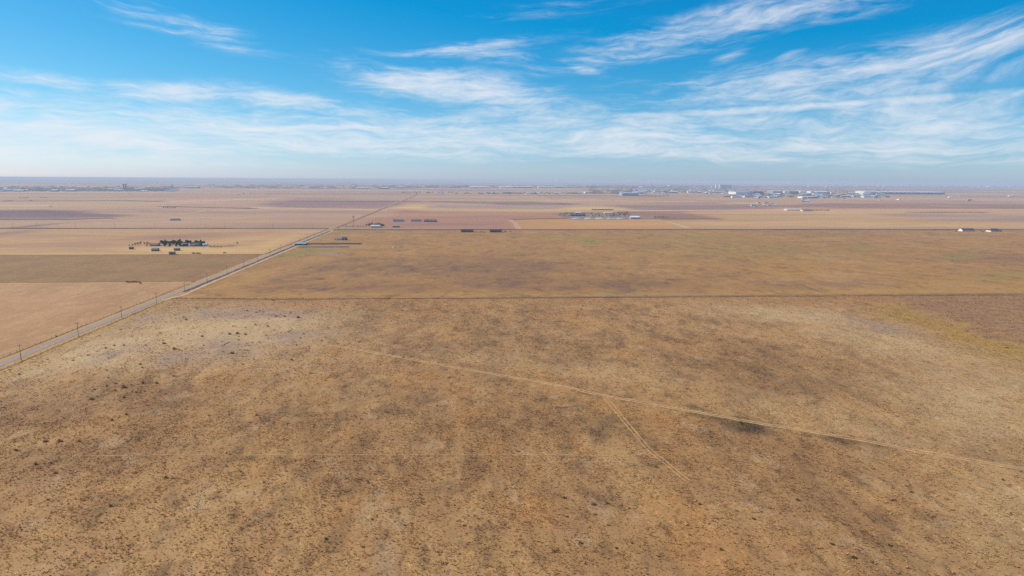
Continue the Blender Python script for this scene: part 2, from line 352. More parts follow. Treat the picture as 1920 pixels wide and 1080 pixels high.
def grid_sheet(name, label, e0, e1, n0, n1, step, z, colf, m, hf=None):
    ex = np.arange(e0, e1 + step * .5, step); ny = np.arange(n0, n1 + step * .5, step); EE, NN = np.meshgrid(ex, ny); E = EE.ravel(); N = NN.ravel()
    nx = len(ex); i = np.arange(len(ny) - 1)[:, None] * nx + np.arange(nx - 1)[None, :]; i = i.ravel()
    q = np.stack([i, i + 1, i + nx + 1, i + nx], 1)
    return tag(link(name, np_mesh(name, np.stack([E, N, np.full_like(E, z) + (hf(E, N) if hf else 0)], 1), q, m, colf(E, N), quads=True)), label, kind='structure')
NF = 592.0                                  # the pasture's north fence
ROAD_E, ROAD_W = -252.0, 6.4
pm = ground_mat('pasture', 1.1, .24, .5, 1.0, .5, .85)
grid_sheet('pasture_ground', 'brown dry grass pasture filling the foreground', ROAD_E + 6, 702, 60, NF, 1.75, 0.0, pasture_colour, pm, relief)
grid_sheet('pasture_margin', 'brown dry grass below and beside the viewer', ROAD_E + 6, 702, -200, 60, 10, 0.0, pasture_colour, pm)
grid_sheet('pasture_side', 'brown dry grass beyond the frame edge', 702, 2000, -200, NF, 14, 0.0, pasture_colour, pm)
grid_sheet('stubble_field', 'olive tan stubble field beyond the pasture fence', ROAD_E + 6, 2400, NF, 1416, 4.5, 0.0, stubble_colour, ground_mat('stubble', .3, .2, .1, .8, .6, .7))

def poly(name, label, pts, z, m, world=False):
    v = [(q if world else gp(*q)) for q in pts]
    a = sum(v[i][0] * v[(i + 1) % len(v)][1] - v[(i + 1) % len(v)][0] * v[i][1] for i in range(len(v)))
    if a < 0: v = v[::-1]
    mb = MB(); mb.add([(x, y, z) for x, y in v], [tuple(range(len(v)))])
    return tag(mb.build(name, m), label, kind='structure')
WE = ROAD_E - 6
fm = field_mat
poly('wheat_field', 'peach tan field beside the near stretch of road', [(-3000, -200), (WE, -200), (WE, 700), (-3000, 700)], 0.0, fm('peach', (192, 147, 100), (174, 130, 86), (206, 162, 112), .03, 1.0, .35, .12), True)
poly('olive_field', 'darker olive brown field below the farmstead', [(-3000, 706), (WE, 706), (WE, 958), (-3000, 958)], 0.0, fm('olive', (160, 120, 72), (142, 106, 64), (174, 134, 84), .03, .8, .5, .12), True)
fields = [
    ('pink_field', 'pinkish tan field behind the cross road', [(-900, 424), (600, 427), (745, 384), (480, 386), (-900, 400)], (182, 142, 114), (190, 150, 112), (172, 132, 108)),
    ('mauve_field', 'dark mauve strip of bare field at the far edge', [(-300, 397), (60, 393), (130, 395), (250, 403), (190, 409), (100, 411.5), (0, 411), (-300, 411)], (122, 94, 94), (112, 88, 92), (136, 104, 96)),
    ('mauve_strip', 'narrow mauve strip crossing the road edge', [(-300, 440), (0, 437.5), (62, 431), (120, 418), (60, 424), (0, 429), (-300, 433)], (134, 102, 92), (124, 96, 90), None),
    ('farm_patch', 'mauve brown patch behind the farmstead', [(190, 445), (330, 437), (440, 433), (380, 443), (300, 451), (220, 452)], (164, 126, 98), (150, 114, 94), None),
    ('orange_field', 'orange tan field in front of the salvage yard', [(985, 429), (962, 413), (985, 410), (1190, 412), (1240, 411), (1330, 428)], (204, 150, 84), (192, 138, 80), (208, 160, 98)),
    ('rust_field', 'rusty pink field behind the roadside houses', [(655, 426), (776, 389), (960, 397), (1050, 399), (1050, 409), (962, 413), (985, 429)], (188, 134, 96), (178, 126, 96), (196, 148, 108)),
    ('tan_field', 'wide pale tan field on the far side of the cross road', [(1335, 427), (1240, 411), (1352, 410), (1290, 397), (1500, 391), (2300, 392), (2300, 426)], (204, 160, 104), (196, 150, 98), (210, 168, 112)),
    ('lilac_field', 'greyish lilac field toward the frame edge', [(1640, 402), (1720, 398), (2300, 399), (2300, 421), (1920, 418), (1780, 413)], (182, 144, 118), (174, 136, 114), None),
    ('brown_wedge', 'brown ploughed wedge beside the salvage yard', [(1160, 396), (1270, 397), (1355, 410), (1190, 411), (1150, 405)], (158, 112, 88), (148, 106, 88), None),
    ('dark_strip', 'thin dark mauve strip in the middle distance', [(805, 377.5), (900, 381), (960, 383.5), (1060, 384), (1098, 382), (1030, 379), (940, 378), (850, 376.5)], (122, 92, 92), (112, 86, 90), None),
    ('plum_band', 'broad plum coloured field by the road to the horizon', [(480, 384), (560, 372), (780, 375), (755, 386), (690, 392), (520, 392)], (158, 118, 104), (148, 112, 102), None),
    ('straw_strip', 'bright straw strip ahead of the grey field', [(742, 390), (770, 383), (800, 384.5), (790, 390), (1040, 392), (1110, 387), (1180, 388), (1180, 395), (1000, 397), (800, 397)], (216, 174, 110), (206, 164, 104), None),
    ('grey_field', 'greyish field behind the straw strip', [(812, 384.5), (1080, 385.5), (1030, 392), (800, 391)], (164, 134, 116), (156, 128, 114), None),
    ('far_brown_strip', 'long brown strip below the industrial park', [(1450, 385), (1560, 382), (2300, 386), (2300, 391), (1500, 389)], (158, 112, 94), (150, 108, 94), None),
    ('far_mauve_strip', 'mauve strip left of the industrial park', [(1110, 384), (1420, 383), (1500, 388), (1290, 396), (1200, 393)], (160, 122, 106), (150, 116, 104), None),
    ('pale_field', 'pale straw field in front of the far houses', [(800, 375), (1100, 373), (1300, 378), (1110, 384), (1000, 377), (860, 376)], (206, 166, 118), (196, 154, 112), None)]
def polymask(px, py, pts, soft):
    P = np.array(pts, float) * (1.0, 3.0); x = px; y = py * 3.0; d = np.full(len(px), 1e9); ins = np.zeros(len(px), bool)
    for (ax, ay), (bx, by) in zip(P, np.roll(P, -1, 0)):
        ux, uy = bx - ax, by - ay; s_ = np.clip(((x - ax) * ux + (y - ay) * uy) / (ux * ux + uy * uy), 0, 1); d = np.minimum(d, np.hypot(x - ax - s_ * ux, y - ay - s_ * uy))
        c_ = (ay > y) != (by > y); ins ^= c_ & (x < ux * (y - ay) / (uy if abs(uy) > 1e-9 else 1e-9) + ax)
    return sm(np.where(ins, d, -d), -soft, soft)
SOFT = {'mauve_field': 9, 'mauve_strip': 3, 'plum_band': 10, 'dark_strip': 4, 'lilac_field': 9, 'far_mauve_strip': 8, 'pale_field': 5, 'far_brown_strip': 3}
def plain_colour(E, N):
    px, py, z = project(E, N); qx = px + (fbm(E, N, 300, 61, 3) - .5) * 70; qy = py + (fbm(E, N, 300, 67, 3, .3, 1) - .5) * np.clip(py - 338, 0, 90) * .12
    cell = _hash(np.floor((E + 250) / 1609), np.floor((N + 180) / 804), 5) * .6 + _hash(np.floor((E + 250) / 804), np.floor((N + 180) / 402), 8) * .4
    c = np.tile(lin((192, 150, 110)), (len(E), 1)); c = mixc(c, sm(cell, .5, .2) * .5, (166, 124, 98)); c = mixc(c, sm(cell, .55, .8) * .6, (206, 166, 118))
    for nm, lb, pts, a, b_, c_ in fields:
        if nm == 'farm_patch': continue
        m = polymask(qx if nm in SOFT else px, qy if nm in SOFT else py, pts, SOFT.get(nm, 1.6)); n = fbm(E, N, 160, len(nm), 4, .35, 1)
        col = lin(a) + (lin(b_) - lin(a)) * sm(n, .35, .65)[:, None]; c = c + (col - c) * (m * .95)[:, None]
    n = fbm(E, N, 240, 71, 5, .22, 1.2, .65); c = c * (1 + (n - .5) * .42)[:, None]; n = fbm(E, N, 90, 73, 3, .25, 1.0); c = mixc(c, sm(n, .62, .78) * .35, (140, 106, 88)); c = mixc(c, sm(n, .36, .22) * .35, (216, 178, 130))
    return np.clip(c, .02, .9)
grid_sheet('far_fields', 'patchwork of tan, mauve and rusty fields beyond the cross road', -5200, 5600, 1431, 6611, 35, -0.02, plain_colour, ground_mat('far_crops', .05, .16, .0, .3, 1.0))
def farm_colour(E, N):
    px, py, z = project(E, N); n = fbm(E, N, 120, 81, 5, .4, 1); n2 = fbm(E, N, 30, 83, 4, .4, 1)
    c = np.tile(lin((194, 148, 98)), (len(E), 1)); c = mixc(c, sm(n, .45, .7) * .5, (176, 136, 100)); c = mixc(c, sm(n2, .56, .76) * .4, (158, 120, 90)); c = mixc(c, sm(n2, .4, .25) * .4, (208, 170, 114))
    c = mixc(c, ell(px + (n2 - .5) * 60, py + (n - .5) * 10, [(330, 443, 110, 5, -.05, .8), (100, 441, 90, 4, 0, .35), (150, 462, 70, 4, 0, .3), (20, 436, 60, 3, -.1, .9)]), (152, 116, 96))
    return mixc(c, ell(px, py, [(345, 468, 110, 6, 0, .9), (400, 470, 140, 7, 0, .8), (430, 452, 90, 4, -.1, .4), (150, 476, 160, 2.5, 0, .5), (500, 460, 60, 9, -.3, .6)]), (218, 178, 112))
grid_sheet('farm_field', 'straw coloured field around the farmstead', -1800, WE, 962, 1432, 8, 0.002, farm_colour, ground_mat('farm_crops', .25, .16, .05, .45, 1.0))

# ------------------------------------------------------------------ roads, verges, tracks
def strip(name, label, pts, width, z, m, jit=0.0, step=None, kind='structure', offs=0.0, drape=False):
    P = [Vector((x, y, 0)) for x, y in pts]; Q = [P[0]]
    for a, b in zip(P, P[1:]):
        n = max(1, int((b - a).length / (step or 1e9)))
        Q += [a.lerp(b, (i + 1) / n) for i in range(n)]
    vs_ = []; fs = []
    for i, q in enumerate(Q):
        d = (Q[min(i + 1, len(Q) - 1)] - Q[max(i - 1, 0)]).normalized(); nrm = Vector((-d.y, d.x, 0))
        wl = width / 2 * (1 + random.uniform(-jit, jit)); wr = width / 2 * (1 + random.uniform(-jit, jit))
        a = q + nrm * (wl + offs); b = q - nrm * (wr - offs); h = [float(relief(np.array([k.x]), np.array([k.y]))[0]) + .05 if drape else 0.0 for k in (a, b)]; vs_ += [(a.x, a.y, z + h[0]), (b.x, b.y, z + h[1])]
        if i: fs.append((2 * i - 2, 2 * i - 1, 2 * i + 1, 2 * i))
    mb = MB(); mb.add(vs_, fs); o = mb.build(name, m)
    return tag(o, label, kind=kind)
asph = fm('asphalt', (172, 153, 136), (160, 142, 126), (180, 160, 142), .05, 1, .15)
verge = fm('verge', (194, 152, 92), (180, 138, 84), (204, 166, 106), .06, 1, .3)
weeds = fm('weeds', (104, 80, 58), (92, 72, 56), (126, 98, 68), .08, 1, .3)
dirt = fm('dirt', (206, 174, 138), (196, 162, 126), (214, 184, 146), .08, 1, .3)
strip('verge', 'straw coloured grass verge along the road', [(ROAD_E, -200), (ROAD_E, 6000)], 17, 0.012, verge, .14, 8)
strip('road', 'straight grey asphalt road running to the horizon', [(ROAD_E, -200), (ROAD_E, 1442)], ROAD_W, 0.10, asph, .05, 7)
strip('far_road', 'narrow dirt road continuing to the horizon', [(ROAD_E, 1450), (ROAD_E - 2, 2400), (ROAD_E + 6, 5200)], 5, 0.10, fm('froad', (176, 138, 108), (166, 130, 102), None, .03), .2, 30)
strip('ditch', 'dark weedy ditch beside the road', [(-246.3, 640), (-245.8, 760), (-246.2, 900), (-245.8, 1395)], 4.0, 0.045, fm('ditch', (98, 74, 58), (88, 68, 56), (120, 92, 70), .08, 1, .3), .35, 6)
strip('dirt_track', 'pale dirt track beside the road ditch', [(-249, 596), (-240, 618), (-241.2, 660), (-241.8, 800), (-241.5, 1100), (-241.6, 1395)], 3.4, 0.055, dirt, .25, 8)
strip('west_ditch', 'thin dark weedy line along the road fence', [(-259.5, -100), (-259.5, 690)], 1.3, 0.03, weeds, .5, 6)
strip('far_west_ditch', 'dark weedy line along the far road fence', [(-259.5, 962), (-259.5, 1420)], 2.6, 0.03, weeds, .5, 8)
strip('pasture_edge', 'dark weedy edge between road verge and pasture', [(-243.9, -100), (-243.9, 590)], 1.0, 0.03, weeds, .7, 4)
strip('cross_road', 'narrow cross road beyond the stubble field', [(-4000, 1462), (-258, 1446), (2600, 1446)], 8, 0.115, fm('crossasph', (146, 122, 104), (136, 114, 98), None, .05), .05, 60)
strip('cross_road_ditch', 'dark brown weedy ditch along the cross road', [(-245, 1428), (2600, 1428)], 20, 0.05, fm('crossditch', (112, 84, 62), (102, 78, 60), (132, 100, 72), .03, .3, 1), .3, 30)
strip('cross_road_west_ditch', 'dark weed line along the western cross road', [(-4000, 1478), (-262, 1468)], 24, 0.05, fm('wditch', (96, 72, 56), (88, 68, 54), None, .03), .3, 30)
strip('cross_road_verge', 'pale dirt edge of the western cross road', [(-4000, 1438), (-262, 1436)], 10, 0.047, dirt, .3, 30)
strip('field_track', 'pale farm track between peach and olive fields', [(-3000, 702), (-262, 702)], 5, 0.02, fm('ftrack', (204, 164, 116), (192, 150, 104), None, .05, .3, 1), .3, 15)
strip('fence_weeds', 'dark line of weeds along the pasture fence', [(-242, NF + 14), (-150, NF + 4), (0, NF), (900, NF - 12)], 3.0, 0.035, fm('fweeds', (98, 78, 56), (86, 68, 52), (130, 104, 66), .08, .6, 1), .6, 5)
strip('hedge_line', 'dark line between olive field and farm field', [(-3000, 960), (-262, 960)], 5, 0.02, fm('hline', (120, 92, 62), (110, 84, 58), None, .05), .4, 12)
strip('far_cross_road', 'thin dark far cross road', [(-6000, 4680), (6000, 4640)], 70, 0.22, fm('farroad', (120, 94, 84), (110, 88, 80), None, .01), .3, 150)
strip('far_road_ditch', 'dark weedy ditch beside the road beyond the crossroads', [(-247, 1470), (-247, 2400), (-239, 4600)], 5, 0.12, fm('fditch', (136, 102, 82), (126, 96, 78), None, .03), .4, 40)
strip('yard_road', 'pale gravel road from salvage yard to cross road', [gp(1172, 411), gp(1215, 412.5), gp(1255, 417), gp(1292, 428)], 16, 0.24, dirt, .1, 20)
strip('field_path', 'pale pink farm path in the rusty field', [gp(955, 412), gp(965, 418), gp(974, 430)], 13, 0.25, fm('fpath', (206, 160, 128), (196, 150, 118), None, .05), .2, 20)
strip('rusty_track', 'diagonal pale farm track behind the western field', [gp(100, 419), gp(230, 410), gp(330, 404), gp(400, 393), gp(420, 390)], 16, 0.26, fm('rtrack', (206, 166, 124), (196, 156, 116), None, .02), .3, 40)

lines = [('dark', [(-200, 411), (0, 411.2), (130, 411.4), (215, 408.5)], 22), ('pale', [(470, 389), (600, 391.5), (720, 394)], 30), ('dark', [(540, 377), (690, 377.6), (790, 378)], 40), ('dark', [(300, 387), (390, 389), (480, 391)], 26),
         ('dark', [(960, 411.5), (1005, 410), (1062, 409.4)], 16), ('dark', [(1240, 411.2), (1352, 410.3)], 12), ('pale', [(1180, 395.5), (1330, 394.2), (1480, 393.5)], 30), ('dark', [(1700, 398), (1850, 398.3)], 24), ('pale', [(300, 378), (420, 375.5), (470, 373)], 60),
         ('dark', [(0, 376.5), (230, 376.4), (310, 377.5)], 45), ('dark', [(470, 362.3), (640, 362.6), (780, 363.4)], 55), ('pale', [(0, 385.5), (100, 385.6)], 50), ('pale', [(1350, 381.5), (1415, 380.5)], 50)]
line_mat = {'dark': fm('bdark', (122, 92, 76), (110, 84, 74), None, .01), 'pale': fm('bpale', (220, 182, 134), (208, 168, 122), None, .01)}
for k, (tone, pts, wd) in enumerate(lines):
    strip('field_boundary', f'thin {tone} boundary line between far fields', [gp(*q) for q in pts], wd * 2.0, .03 + .003 * k, line_mat[tone], .45, 45)

RUTS = []                                   # centre lines of wheel ruts, also kept free of grass
def two_track(name, label, pts, gauge=2.0, wd=1.15, z=0.012, light=1.0):
    P = [gp(*q) for q in pts]; Q = [P[0]]
    for i in range(len(P) - 1):
        a, b = P[i], P[i + 1]; p0 = P[max(i - 1, 0)]; p3 = P[min(i + 2, len(P) - 1)]; n = max(2, int(math.dist(a, b) / 2.5))
        for k in range(1, n + 1):
            s = k / n; Q.append(tuple(.5 * (2 * a[j] + (b[j] - p0[j]) * s + (2 * p0[j] - 5 * a[j] + 4 * b[j] - p3[j]) * s * s + (3 * a[j] - p0[j] - 3 * b[j] + p3[j]) * s ** 3) for j in (0, 1)))
    RUTS.append((np.array(Q), gauge / 2, wd / 2))
    m = fm('rut', (207, 168, 116), (182, 143, 96), (214, 178, 128), .25, 1, 1) if light > .5 else fm('rut', (200, 160, 108), (178, 139, 92), (208, 170, 120), .25, 1, 1)
    if gauge == 0: strip(name, label, Q, wd, z, m, .45, drape=True)
    else:
        root = tag(link(name, None), label, kind='structure')
        for s in (-1, 1):
            o = strip('wheel_rut', None, Q, wd, z, m, .4, offs=s * gauge / 2, drape=True); o.parent = root; del o['kind']
two_track('grass_track', 'long pale two-rut track curving across the pasture', [(560, 640), (640, 650), (760, 672), (860, 690), (1000, 714), (1130, 741), (1300, 772), (1450, 798), (1600, 823), (1760, 853), (1920, 880), (2100, 910)])
two_track('side_track', 'short pale two-rut track branching from the long one', [(1134, 744), (1172, 790), (1211, 836), (1250, 870), (1290, 902)], 1.7, .55, 0.016, .4)
two_track('cattle_trail', 'faint thin cattle trail crossing the foreground', [(60, 855), (400, 853), (800, 853), (1100, 854), (1180, 856), (1214, 846)], 0, .4, 0.010)
two_track('field_ruts', 'faint curved ruts at the far side of the pasture', [(1500, 566), (1600, 580), (1700, 605), (1800, 640), (1860, 664)], 1.9, .8, 0.013, .4)

# ------------------------------------------------------------------ dry grass (uncountable)
def leafy(t, b, col, f=.5):
    d = t.n.new('ShaderNodeBsdfDiffuse'); r = t.n.new('ShaderNodeBsdfTranslucent'); mx = t.n.new('ShaderNodeMixShader'); mx.inputs[0].default_value = f
    t.put(d.inputs[0], col); t.put(r.inputs[0], col); t.l.new(d.outputs[0], mx.inputs[1]); t.l.new(r.outputs[0], mx.inputs[2]); t.l.new(mx.outputs[0], t.n['Material Output'].inputs[0])
def tufts():
    e = []; n = []
    for (n0, n1, dens) in ((90, 300, 2.1), (300, 430, 1.1), (430, NF - 2, .55)):
        e0, e1 = -243, 640; cnt = int((e1 - e0) * (n1 - n0) * dens); E = rng.uniform(e0, e1, cnt); N = rng.uniform(n0, n1, cnt)
        px, py, z = project(E, N); k = (z > 60) & (px > -180) & (px < 2100) & (py < 1240); e.append(E[k]); n.append(N[k])
    E = np.concatenate(e); N = np.concatenate(n)
    keep = rng.random(len(E)) < .35 + 1.1 * sm(fbm(E, N, 7, 41, 3, 1, .6), .35, .65)
    px, py, z = project(E, N)
    keep &= rng.random(len(E)) > ell(px, py, [(190, 660, 190, 38, -.20, .7), (430, 622, 190, 48, -.03, .7)])
    for Q, g, hw in RUTS:
        S = Q[::2]; k = np.full(len(E), 1e9); near = np.where((E > S[:, 0].min() - 4) & (E < S[:, 0].max() + 4) & (N > S[:, 1].min() - 4) & (N < S[:, 1].max() + 4))[0]
        for a, b in zip(S[:-1], S[1:]):
            d = b - a; L2 = d @ d; s = np.clip(((E[near] - a[0]) * d[0] + (N[near] - a[1]) * d[1]) / L2, 0, 1)
            k[near] = np.minimum(k[near], np.hypot(E[near] - a[0] - s * d[0], N[near] - a[1] - s * d[1]))
        keep &= np.abs(k - g) > hw + .1
    E = E[keep]; N = N[keep]; px = px[keep]; py = py[keep]; c = pasture_colour(E, N); T = len(E)
    Z = relief(E, N); size = rng.gamma(3, .075, T) + .12; far = sm(N, 250, 560); size *= 1 + .4 * far
    c = c * ((rng.normal(1.38, .20, T) * (.78 + .44 * fbm(E, N, 3.2, 301, 3, 1, .5)))[:, None]) * (1 + rng.normal(0, .02, (T, 3)))
    dk = rng.random(T) < .02 + .06 * ell(px, py, [(190, 660, 170, 34, -.20, 1), (430, 622, 180, 44, -.03, 1)]); size[dk & (px < 640) & (py < 700)] *= 1.45; c[dk] *= .62; size[dk] *= 1.25
    lt = rng.random(T) < .20; c[lt] = c[lt] * .6 + lin((232, 192, 136)) * .55
    K = 4; a0 = rng.random(T) * 6.283; V = np.zeros((T, K, 3, 3), np.float32)
    for k in range(K):
        an = a0 + k * 6.283 / K + rng.normal(0, .35, T); h = size * rng.uniform(.22, .7, T); out = size * rng.uniform(.4, 1.0, T); hw = size * rng.uniform(.3, .55, T)
        dx, dy = np.cos(an), np.sin(an)
        V[:, k, 0] = np.stack([E - dy * hw, N + dx * hw, Z], 1); V[:, k, 1] = np.stack([E + dy * hw, N - dx * hw, Z], 1)
        V[:, k, 2] = np.stack([E + dx * out, N + dy * out, Z + h], 1)
    V = V.reshape(-1, 3); tri = np.arange(len(V)).reshape(-1, 3); cc = np.repeat(np.clip(c, .01, .7), K * 3, 0)
    m, t, b = new_mat('dry_grass'); at = t.n.new('ShaderNodeAttribute'); at.attribute_name = 'tone'
    nn = t.noise(t.n.new('ShaderNodeNewGeometry').outputs['Position'], 3.0, 2.0); g = t.ramp(nn, .2, .8, .85, 1.2, False)
    col = t.mix(1.0, at.outputs['Color'], t.comb(g, g, g), 'MULTIPLY')
    leafy(t, b, col, .4)
    tag(link('dry_grass', np_mesh('dry_grass', V, tri, m, cc)), 'tufts of brown and straw coloured dry grass covering the pasture', 'grass', kind='stuff')
    print('tufts', T)
tufts()

# ------------------------------------------------------------------ shrubs and trees
def leaf_mat(rgb):
    m, t, b = new_mat('leaves'); n = t.noise(t.n.new('ShaderNodeNewGeometry').outputs['Position'], .8, 4.0); c = srgb(*rgb); leafy(t, b, t.mix(n, tuple(v * .6 for v in c[:3]) + (1,), tuple(v * 1.5 for v in c[:3]) + (1,)), .35); return m
def twig_mesh(seed, r, h, n, mats, up=.5):
    rd = random.Random(seed); mb = MB()
    for i in range(n):
        a = rd.uniform(0, 6.283); el = rd.uniform(.1, 1.45); L = rd.uniform(.55, 1.0); d = Vector((math.cos(a) * math.cos(el) * r, math.sin(a) * math.cos(el) * r, math.sin(el) * h))
        s = d * rd.uniform(.0, .35); e = d * L; o = d.cross(Vector((0, 0, 1))).normalized() * (.09 * r) if d.xy.length > .01 else Vector((.1 * r, 0, 0))
        mb.add([s - o * .4, s + o * .4, e + o + Vector((0, 0, rd.uniform(-.1, .1) * h)), e - o], [(0, 1, 2, 3)])
        q = e; z = Vector((rd.uniform(-1, 1), rd.uniform(-1, 1), rd.uniform(-.6, .6))) * .2 * r
        mb.add([q, q + z, q + Vector((z.y, -z.x, z.z + .1 * h))], [(0, 1, 2)])
    return mb.mesh(mats)
m_shrub = leaf_mat((166, 122, 82)); m_shrub_g = leaf_mat((140, 126, 78))
SHR = [twig_mesh(i, 1.0, .95, 70, m_shrub) for i in range(4)]; SHG = [twig_mesh(20 + i, 1.0, .95, 70, m_shrub_g) for i in range(2)]
def shrub(px, py, wpx, label, group, green=False, hk=1.0):
    p = gp(px, py); s = wpx * mpp(px, py) * .42; me = random.choice(SHG if green else SHR)
    o = link('dry_shrub', me, None, (p[0], p[1], float(relief(np.array([p[0]]), np.array([p[1]]))[0])), random.uniform(0, 6.28)); o.scale = (s, s, s * random.uniform(.75, 1.1) * hk)
    return tag(o, label, 'shrub', group)
bare = [(463, 583, 7), (480, 586, 6), (487, 583, 6), (545, 587, 6), (517, 593, 7), (533, 594, 8), (379, 631, 9), (307, 645, 11), (326, 655, 11), (382, 648, 5), (435, 663, 12), (263, 683, 9), (479, 609, 6), (502, 612, 7), (514, 619, 5), (541, 623, 6), (447, 638, 6),
        (429, 643, 5), (421, 647, 5), (454, 669, 5), (415, 670, 4), (487, 642, 5), (36, 702, 7), (345, 596, 7), (300, 625, 6), (214, 648, 8), (232, 648, 7), (198, 653, 7), (165, 666, 7), (137, 676, 6), (563, 634, 5), (292, 662, 4), (349, 600, 9), (430, 627, 10), (445, 626, 12), (460, 627, 9), (559, 596, 12)]
for x, y, s in bare: shrub(x, y, s, 'small dark dry shrub on the pale bare patch beside the road', 'shrubs on the pale bare patch')
brown = [(232, 727, 14), (268, 719, 11), (217, 719, 9), (294, 719, 10), (200, 724, 8), (216, 733, 9), (232, 745, 9), (171, 749, 10), (255, 736, 8), (326, 706, 8), (547, 675, 9), (177, 731, 7), (237, 777, 10), (85, 828, 14), (112, 828, 14), (148, 828, 9), (210, 788, 9), (66, 871, 11), (96, 868, 9), (30, 845, 10), (246, 722, 6), (203, 708, 6)]
for x, y, s in brown: shrub(x, y, s, 'dark brown dry shrub in the brown grass below the bare patch', 'shrubs in the brown grass')
scat = [(104, 887, 13), (90, 937, 12), (209, 950, 16), (588, 866, 9), (311, 896, 16), (1088, 1018, 16), (1155, 1027, 13), (1138, 943, 12), (1058, 933, 14), (1112, 945, 18), (1667, 1022, 18), (1230, 876, 14), (1312, 946, 14), (1413, 974, 14), (1600, 1045, 20), (1345, 974, 10), (1180, 953, 10), (1495, 938, 16), (1708, 922, 14), (1352, 1030, 14), (1560, 1020, 14),
        (870, 985, 12), (690, 905, 10), (495, 905, 10), (1880, 900, 12), (940, 800, 8), (820, 760, 8), (1090, 580, 8), (1092, 574, 7), (1148, 610, 6), (750, 872, 9), (610, 1010, 14), (1010, 880, 10)]
for i, (x, y, s) in enumerate(scat): shrub(x, y, s * .8, 'low dark green grey shrub scattered in the open foreground pasture', 'shrubs scattered in the open pasture', i % 3 != 0, .8)
shrub(105, 631, 6, 'green bush on the far verge of the near road', None, True, 1.3)
shrub(1889, 653, 8, 'dark shrub in the olive grass by the ploughed corner', None)
shrub(1687, 573, 4, 'small dark shrub on the edge of the ploughed corner', None)
for i in range(7): shrub(238 + i * 4.3 + random.uniform(-.6, .6), 529.5 + (2.2 if i == 6 else 0), 7.5, 'dark brush clump in the short row on the farm track', 'brush row on the farm track', False, 1.15)
for i in range(26):
    x = 322 + (i / 25) ** 1.6 * 500; shrub(x, 560.5 - .0005 * (x - 322), random.uniform(2.5, 5), 'small dark weed clump against the pasture fence', 'weed clumps along the pasture fence')

def leaf_crown(seed, rx, rz, zc, n, ls, mats, shape='round'):
    rd = random.Random(seed); mb = MB(); lobes = [(Vector((rd.uniform(-.5, .5) * rx, rd.uniform(-.5, .5) * rx, rd.uniform(-.5, .5) * rz)), rd.uniform(.4, .62)) for _ in range(7)]
    for i in range(n):
        if shape == 'cone':
            u = rd.random() ** .7; rr_ = rx * (1 - u) * rd.uniform(.5, 1.05) + .1; a = rd.uniform(0, 6.283); p = Vector((rr_ * math.cos(a), rr_ * math.sin(a), zc - rz + 2 * rz * u))
        else:
            c, k = rd.choice(lobes); d = Vector((rd.gauss(0, 1), rd.gauss(0, 1), rd.gauss(0, 1))).normalized() * rd.uniform(.6, 1.0)
            p = Vector((c.x + d.x * rx * k, c.y + d.y * rx * k, zc + c.z + d.z * rz * k))
        d1 = Vector((rd.gauss(0, 1), rd.gauss(0, 1), rd.gauss(0, .7))).normalized() * ls; d2 = d1.cross(Vector((rd.gauss(0, 1), rd.gauss(0, 1), rd.gauss(0, 1)))).normalized() * ls * .7
        mb.add([p - d1, p + d2, p + d1, p - d2], [(0, 1, 2, 3)], rd.randrange(len(mats)))
    return mb.mesh(mats)
def trunk_mesh(seed, h, r, m):
    rd = random.Random(seed); mb = MB(); mb.tube((0, 0, 0), (rd.uniform(-.1, .1) * h, 0, h * .75), r, r * .4, 6)
    for k in range(4):
        a = rd.uniform(0, 6.28); mb.tube((0, 0, h * rd.uniform(.3, .55)), (math.cos(a) * h * .3, math.sin(a) * h * .3, h * rd.uniform(.7, .95)), r * .45, r * .12, 5)
    return mb.mesh(m)
m_bark = mat((92, 76, 62), .95, .25, 2.0)
EV = [leaf_mat((74, 96, 70)), leaf_mat((60, 84, 68)), leaf_mat((100, 108, 76))]; BR = [leaf_mat((122, 104, 86)), leaf_mat((102, 88, 74))]; DG = [leaf_mat((80, 86, 60)), leaf_mat((96, 92, 66))]
KIND = {'evergreen': ([leaf_crown(i, 2.8, 3.6, 4.2, 420, .85, EV) for i in range(3)] + [leaf_crown(9, 2.4, 3.9, 4.2, 420, .8, EV, 'cone')], 8),
        'brown': ([leaf_crown(30 + i, 2.8, 2.6, 4.4, 230, .38, BR) for i in range(3)], 7),
        'green': ([leaf_crown(40 + i, 3.0, 2.7, 4.3, 330, .5, DG) for i in range(3)], 7)}
TRK = trunk_mesh(3, 7, .22, m_bark)
def tree(px, py, hpx, kind, label, group=None, wide=1.0):
    p = gp(px, py); crowns, h0 = KIND[kind]; s = hpx * mpp(px, py) / h0
    r = thing({'evergreen': 'evergreen_tree', 'brown': 'bare_tree', 'green': 'farm_tree'}[kind], label, 'tree', p, random.uniform(0, 6.28), group); r.scale = (s * wide, s * wide, s)
    link('trunk', TRK, r); link('crown', random.choice(crowns), r); return r
for i in range(24):
    x = 303 + i * 3.5; top = 9.5 if 325 < x < 340 else 8
    tree(x, 458.5 + random.uniform(-1.5, 1.5), top * random.uniform(.75, 1.15), 'evergreen', 'dark evergreen in the dense windbreak behind the farmstead', 'farmstead windbreak evergreens', 1.3)
for x in (309, 319, 330, 337, 345, 349, 377): tree(x, 462.5, random.uniform(5.5, 7.5), 'evergreen', 'dark evergreen in the front row around the farmstead houses', 'front row farmstead evergreens', 1.3)
for x, y, h in ((243, 462, 4), (249, 462, 5), (254, 461, 6), (259, 460, 6), (264, 459, 6.5), (271, 458.5, 5), (277, 459, 6), (281, 460, 5), (300, 459, 4), (275, 462, 4.5)): tree(x, y, h, 'brown', 'brown leafless tree at the west end of the farmstead', 'brown trees west of the farmstead', 1.2)
tree(445, 458.5, 5, 'brown', 'lone brown tree east of the farmstead corrals', None, 1.1)
